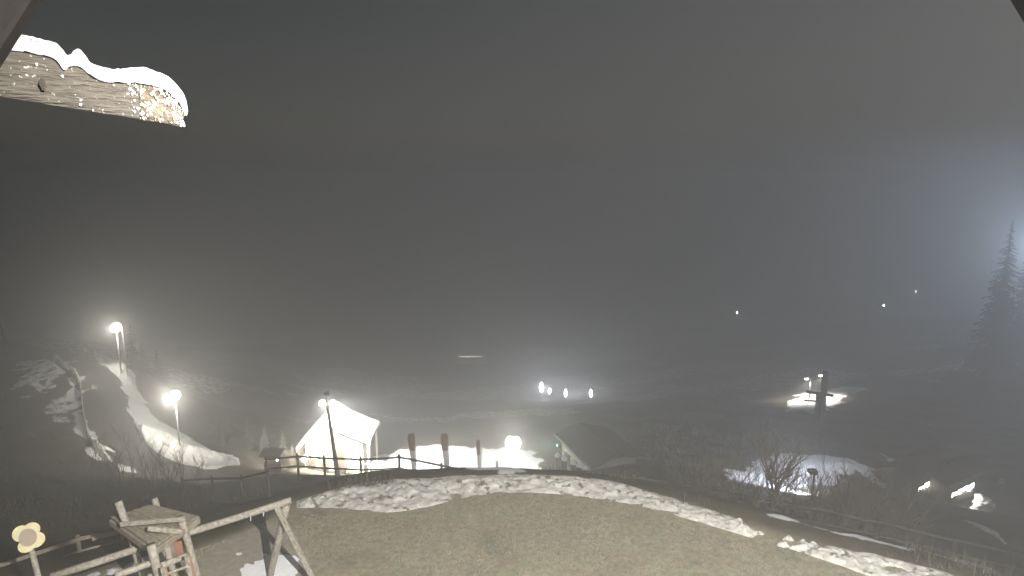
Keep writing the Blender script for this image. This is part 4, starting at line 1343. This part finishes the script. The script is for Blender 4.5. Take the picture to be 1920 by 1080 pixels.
for i, (u, v, d, s) in enumerate(((1318, 955, 28.2, 1.2), (1360, 960, 28, 1.3), (1412, 975, 26.0, 1.0), (1480, 990, 26.6, 1.2), (1512, 990, 27.2, 1.4), (1548, 1003, 25.8, 1.1), (1580, 1005, 26.6, 1.5), (1612, 1018, 25.4, 1.3), (1640, 1020, 25.8, 1.4), (1672, 1030, 25.2, 1.1), (1268, 945, 28.0, 0.9), (1715, 1036, 25.2, 0.8), (1600, 985, 29.0, 1.3))):
    b0 = P(u, v, d); b0[2] = ground_z(b0)[0]
    copy_thing(sh[i % 3], b0, random.uniform(0, 6), s, SHL.get(i))
ls = [put_shrub(225, 905, 40, 2.2, 'leafless sapling with dark stems on the slope before the road', 'leafless saplings on the slope before the road', 21, 4, 0.25),
      put_shrub(262, 900, 41, 2.6, 'leafless sapling with dark stems on the slope before the road', 'leafless saplings on the slope before the road', 22, 3, 0.2)]
LSL = {5: 'leafless sapling in front of the floodlit snow ridge', 6: 'short leafless sapling nearest the slope fence', 8: 'small leafless sapling alone in the dark brush, farthest left'}
for i, (u, v, d, s) in enumerate(((205, 890, 42, .9), (240, 915, 38, 1.0), (283, 905, 40, 1.1), (300, 910, 38, .9), (322, 915, 37, 1.0), (345, 905, 40, 1.0), (370, 915, 37, .7), (180, 900, 38, .9), (130, 890, 38, .8))):
    b0 = P(u, v, d); b0[2] = ground_z(b0)[0]
    copy_thing(ls[i % 2], b0, random.uniform(0, 6), s, LSL.get(i))
# dark rounded shrubs in front of the hut
HSL = ['low twiggy shrub beside the bollard lamp at the hut', 'low twiggy shrub against the hut, left of the mast', 'low twiggy shrub right of the mast foot', 'low twiggy shrub between the stall and the hut']
for i, (u, v, d, h) in enumerate(((586, 886, 49, 1.3), (610, 886, 49, 1.2), (645, 884, 49.5, 1.2), (548, 884, 48, 1.5))):
    put_shrub(u, v, d, h, HSL[i], 'low shrubs before the floodlit hut', 60 + i, 22, 0.7)

# ------------------------------------------------------------------ fog
zlo, zhi = float(V[:, 2].min()) - 1.0, 14.5
hb_ = MB().box((0, 0, (zlo + zhi) / 2), 2820, 2820, zhi - zlo)
hm = bpy.data.materials.new('fog')
hm.use_nodes = True
hm.cycles.volume_sampling = 'MULTIPLE_IMPORTANCE'
hn = hm.node_tree.nodes; hn.clear()
pv = hn.new('ShaderNodeVolumePrincipled')
pv.inputs['Color'].default_value = (0.90, 0.915, 0.965, 1)
pv.inputs['Density'].default_value = 0.0122
pv.inputs['Anisotropy'].default_value = 0.72
ho = hn.new('ShaderNodeOutputMaterial')
hm.node_tree.links.new(pv.outputs[0], ho.inputs['Volume'])
hz_ = hb_.build('haze', hm)
tag(hz_, 'night fog filling the valley', 'fog', kind='stuff')

for o in OFFS:
    if '_off' in o.keys():
        del o['_off']
for o in col.objects:
    if '_off' in o.keys():
        del o['_off']
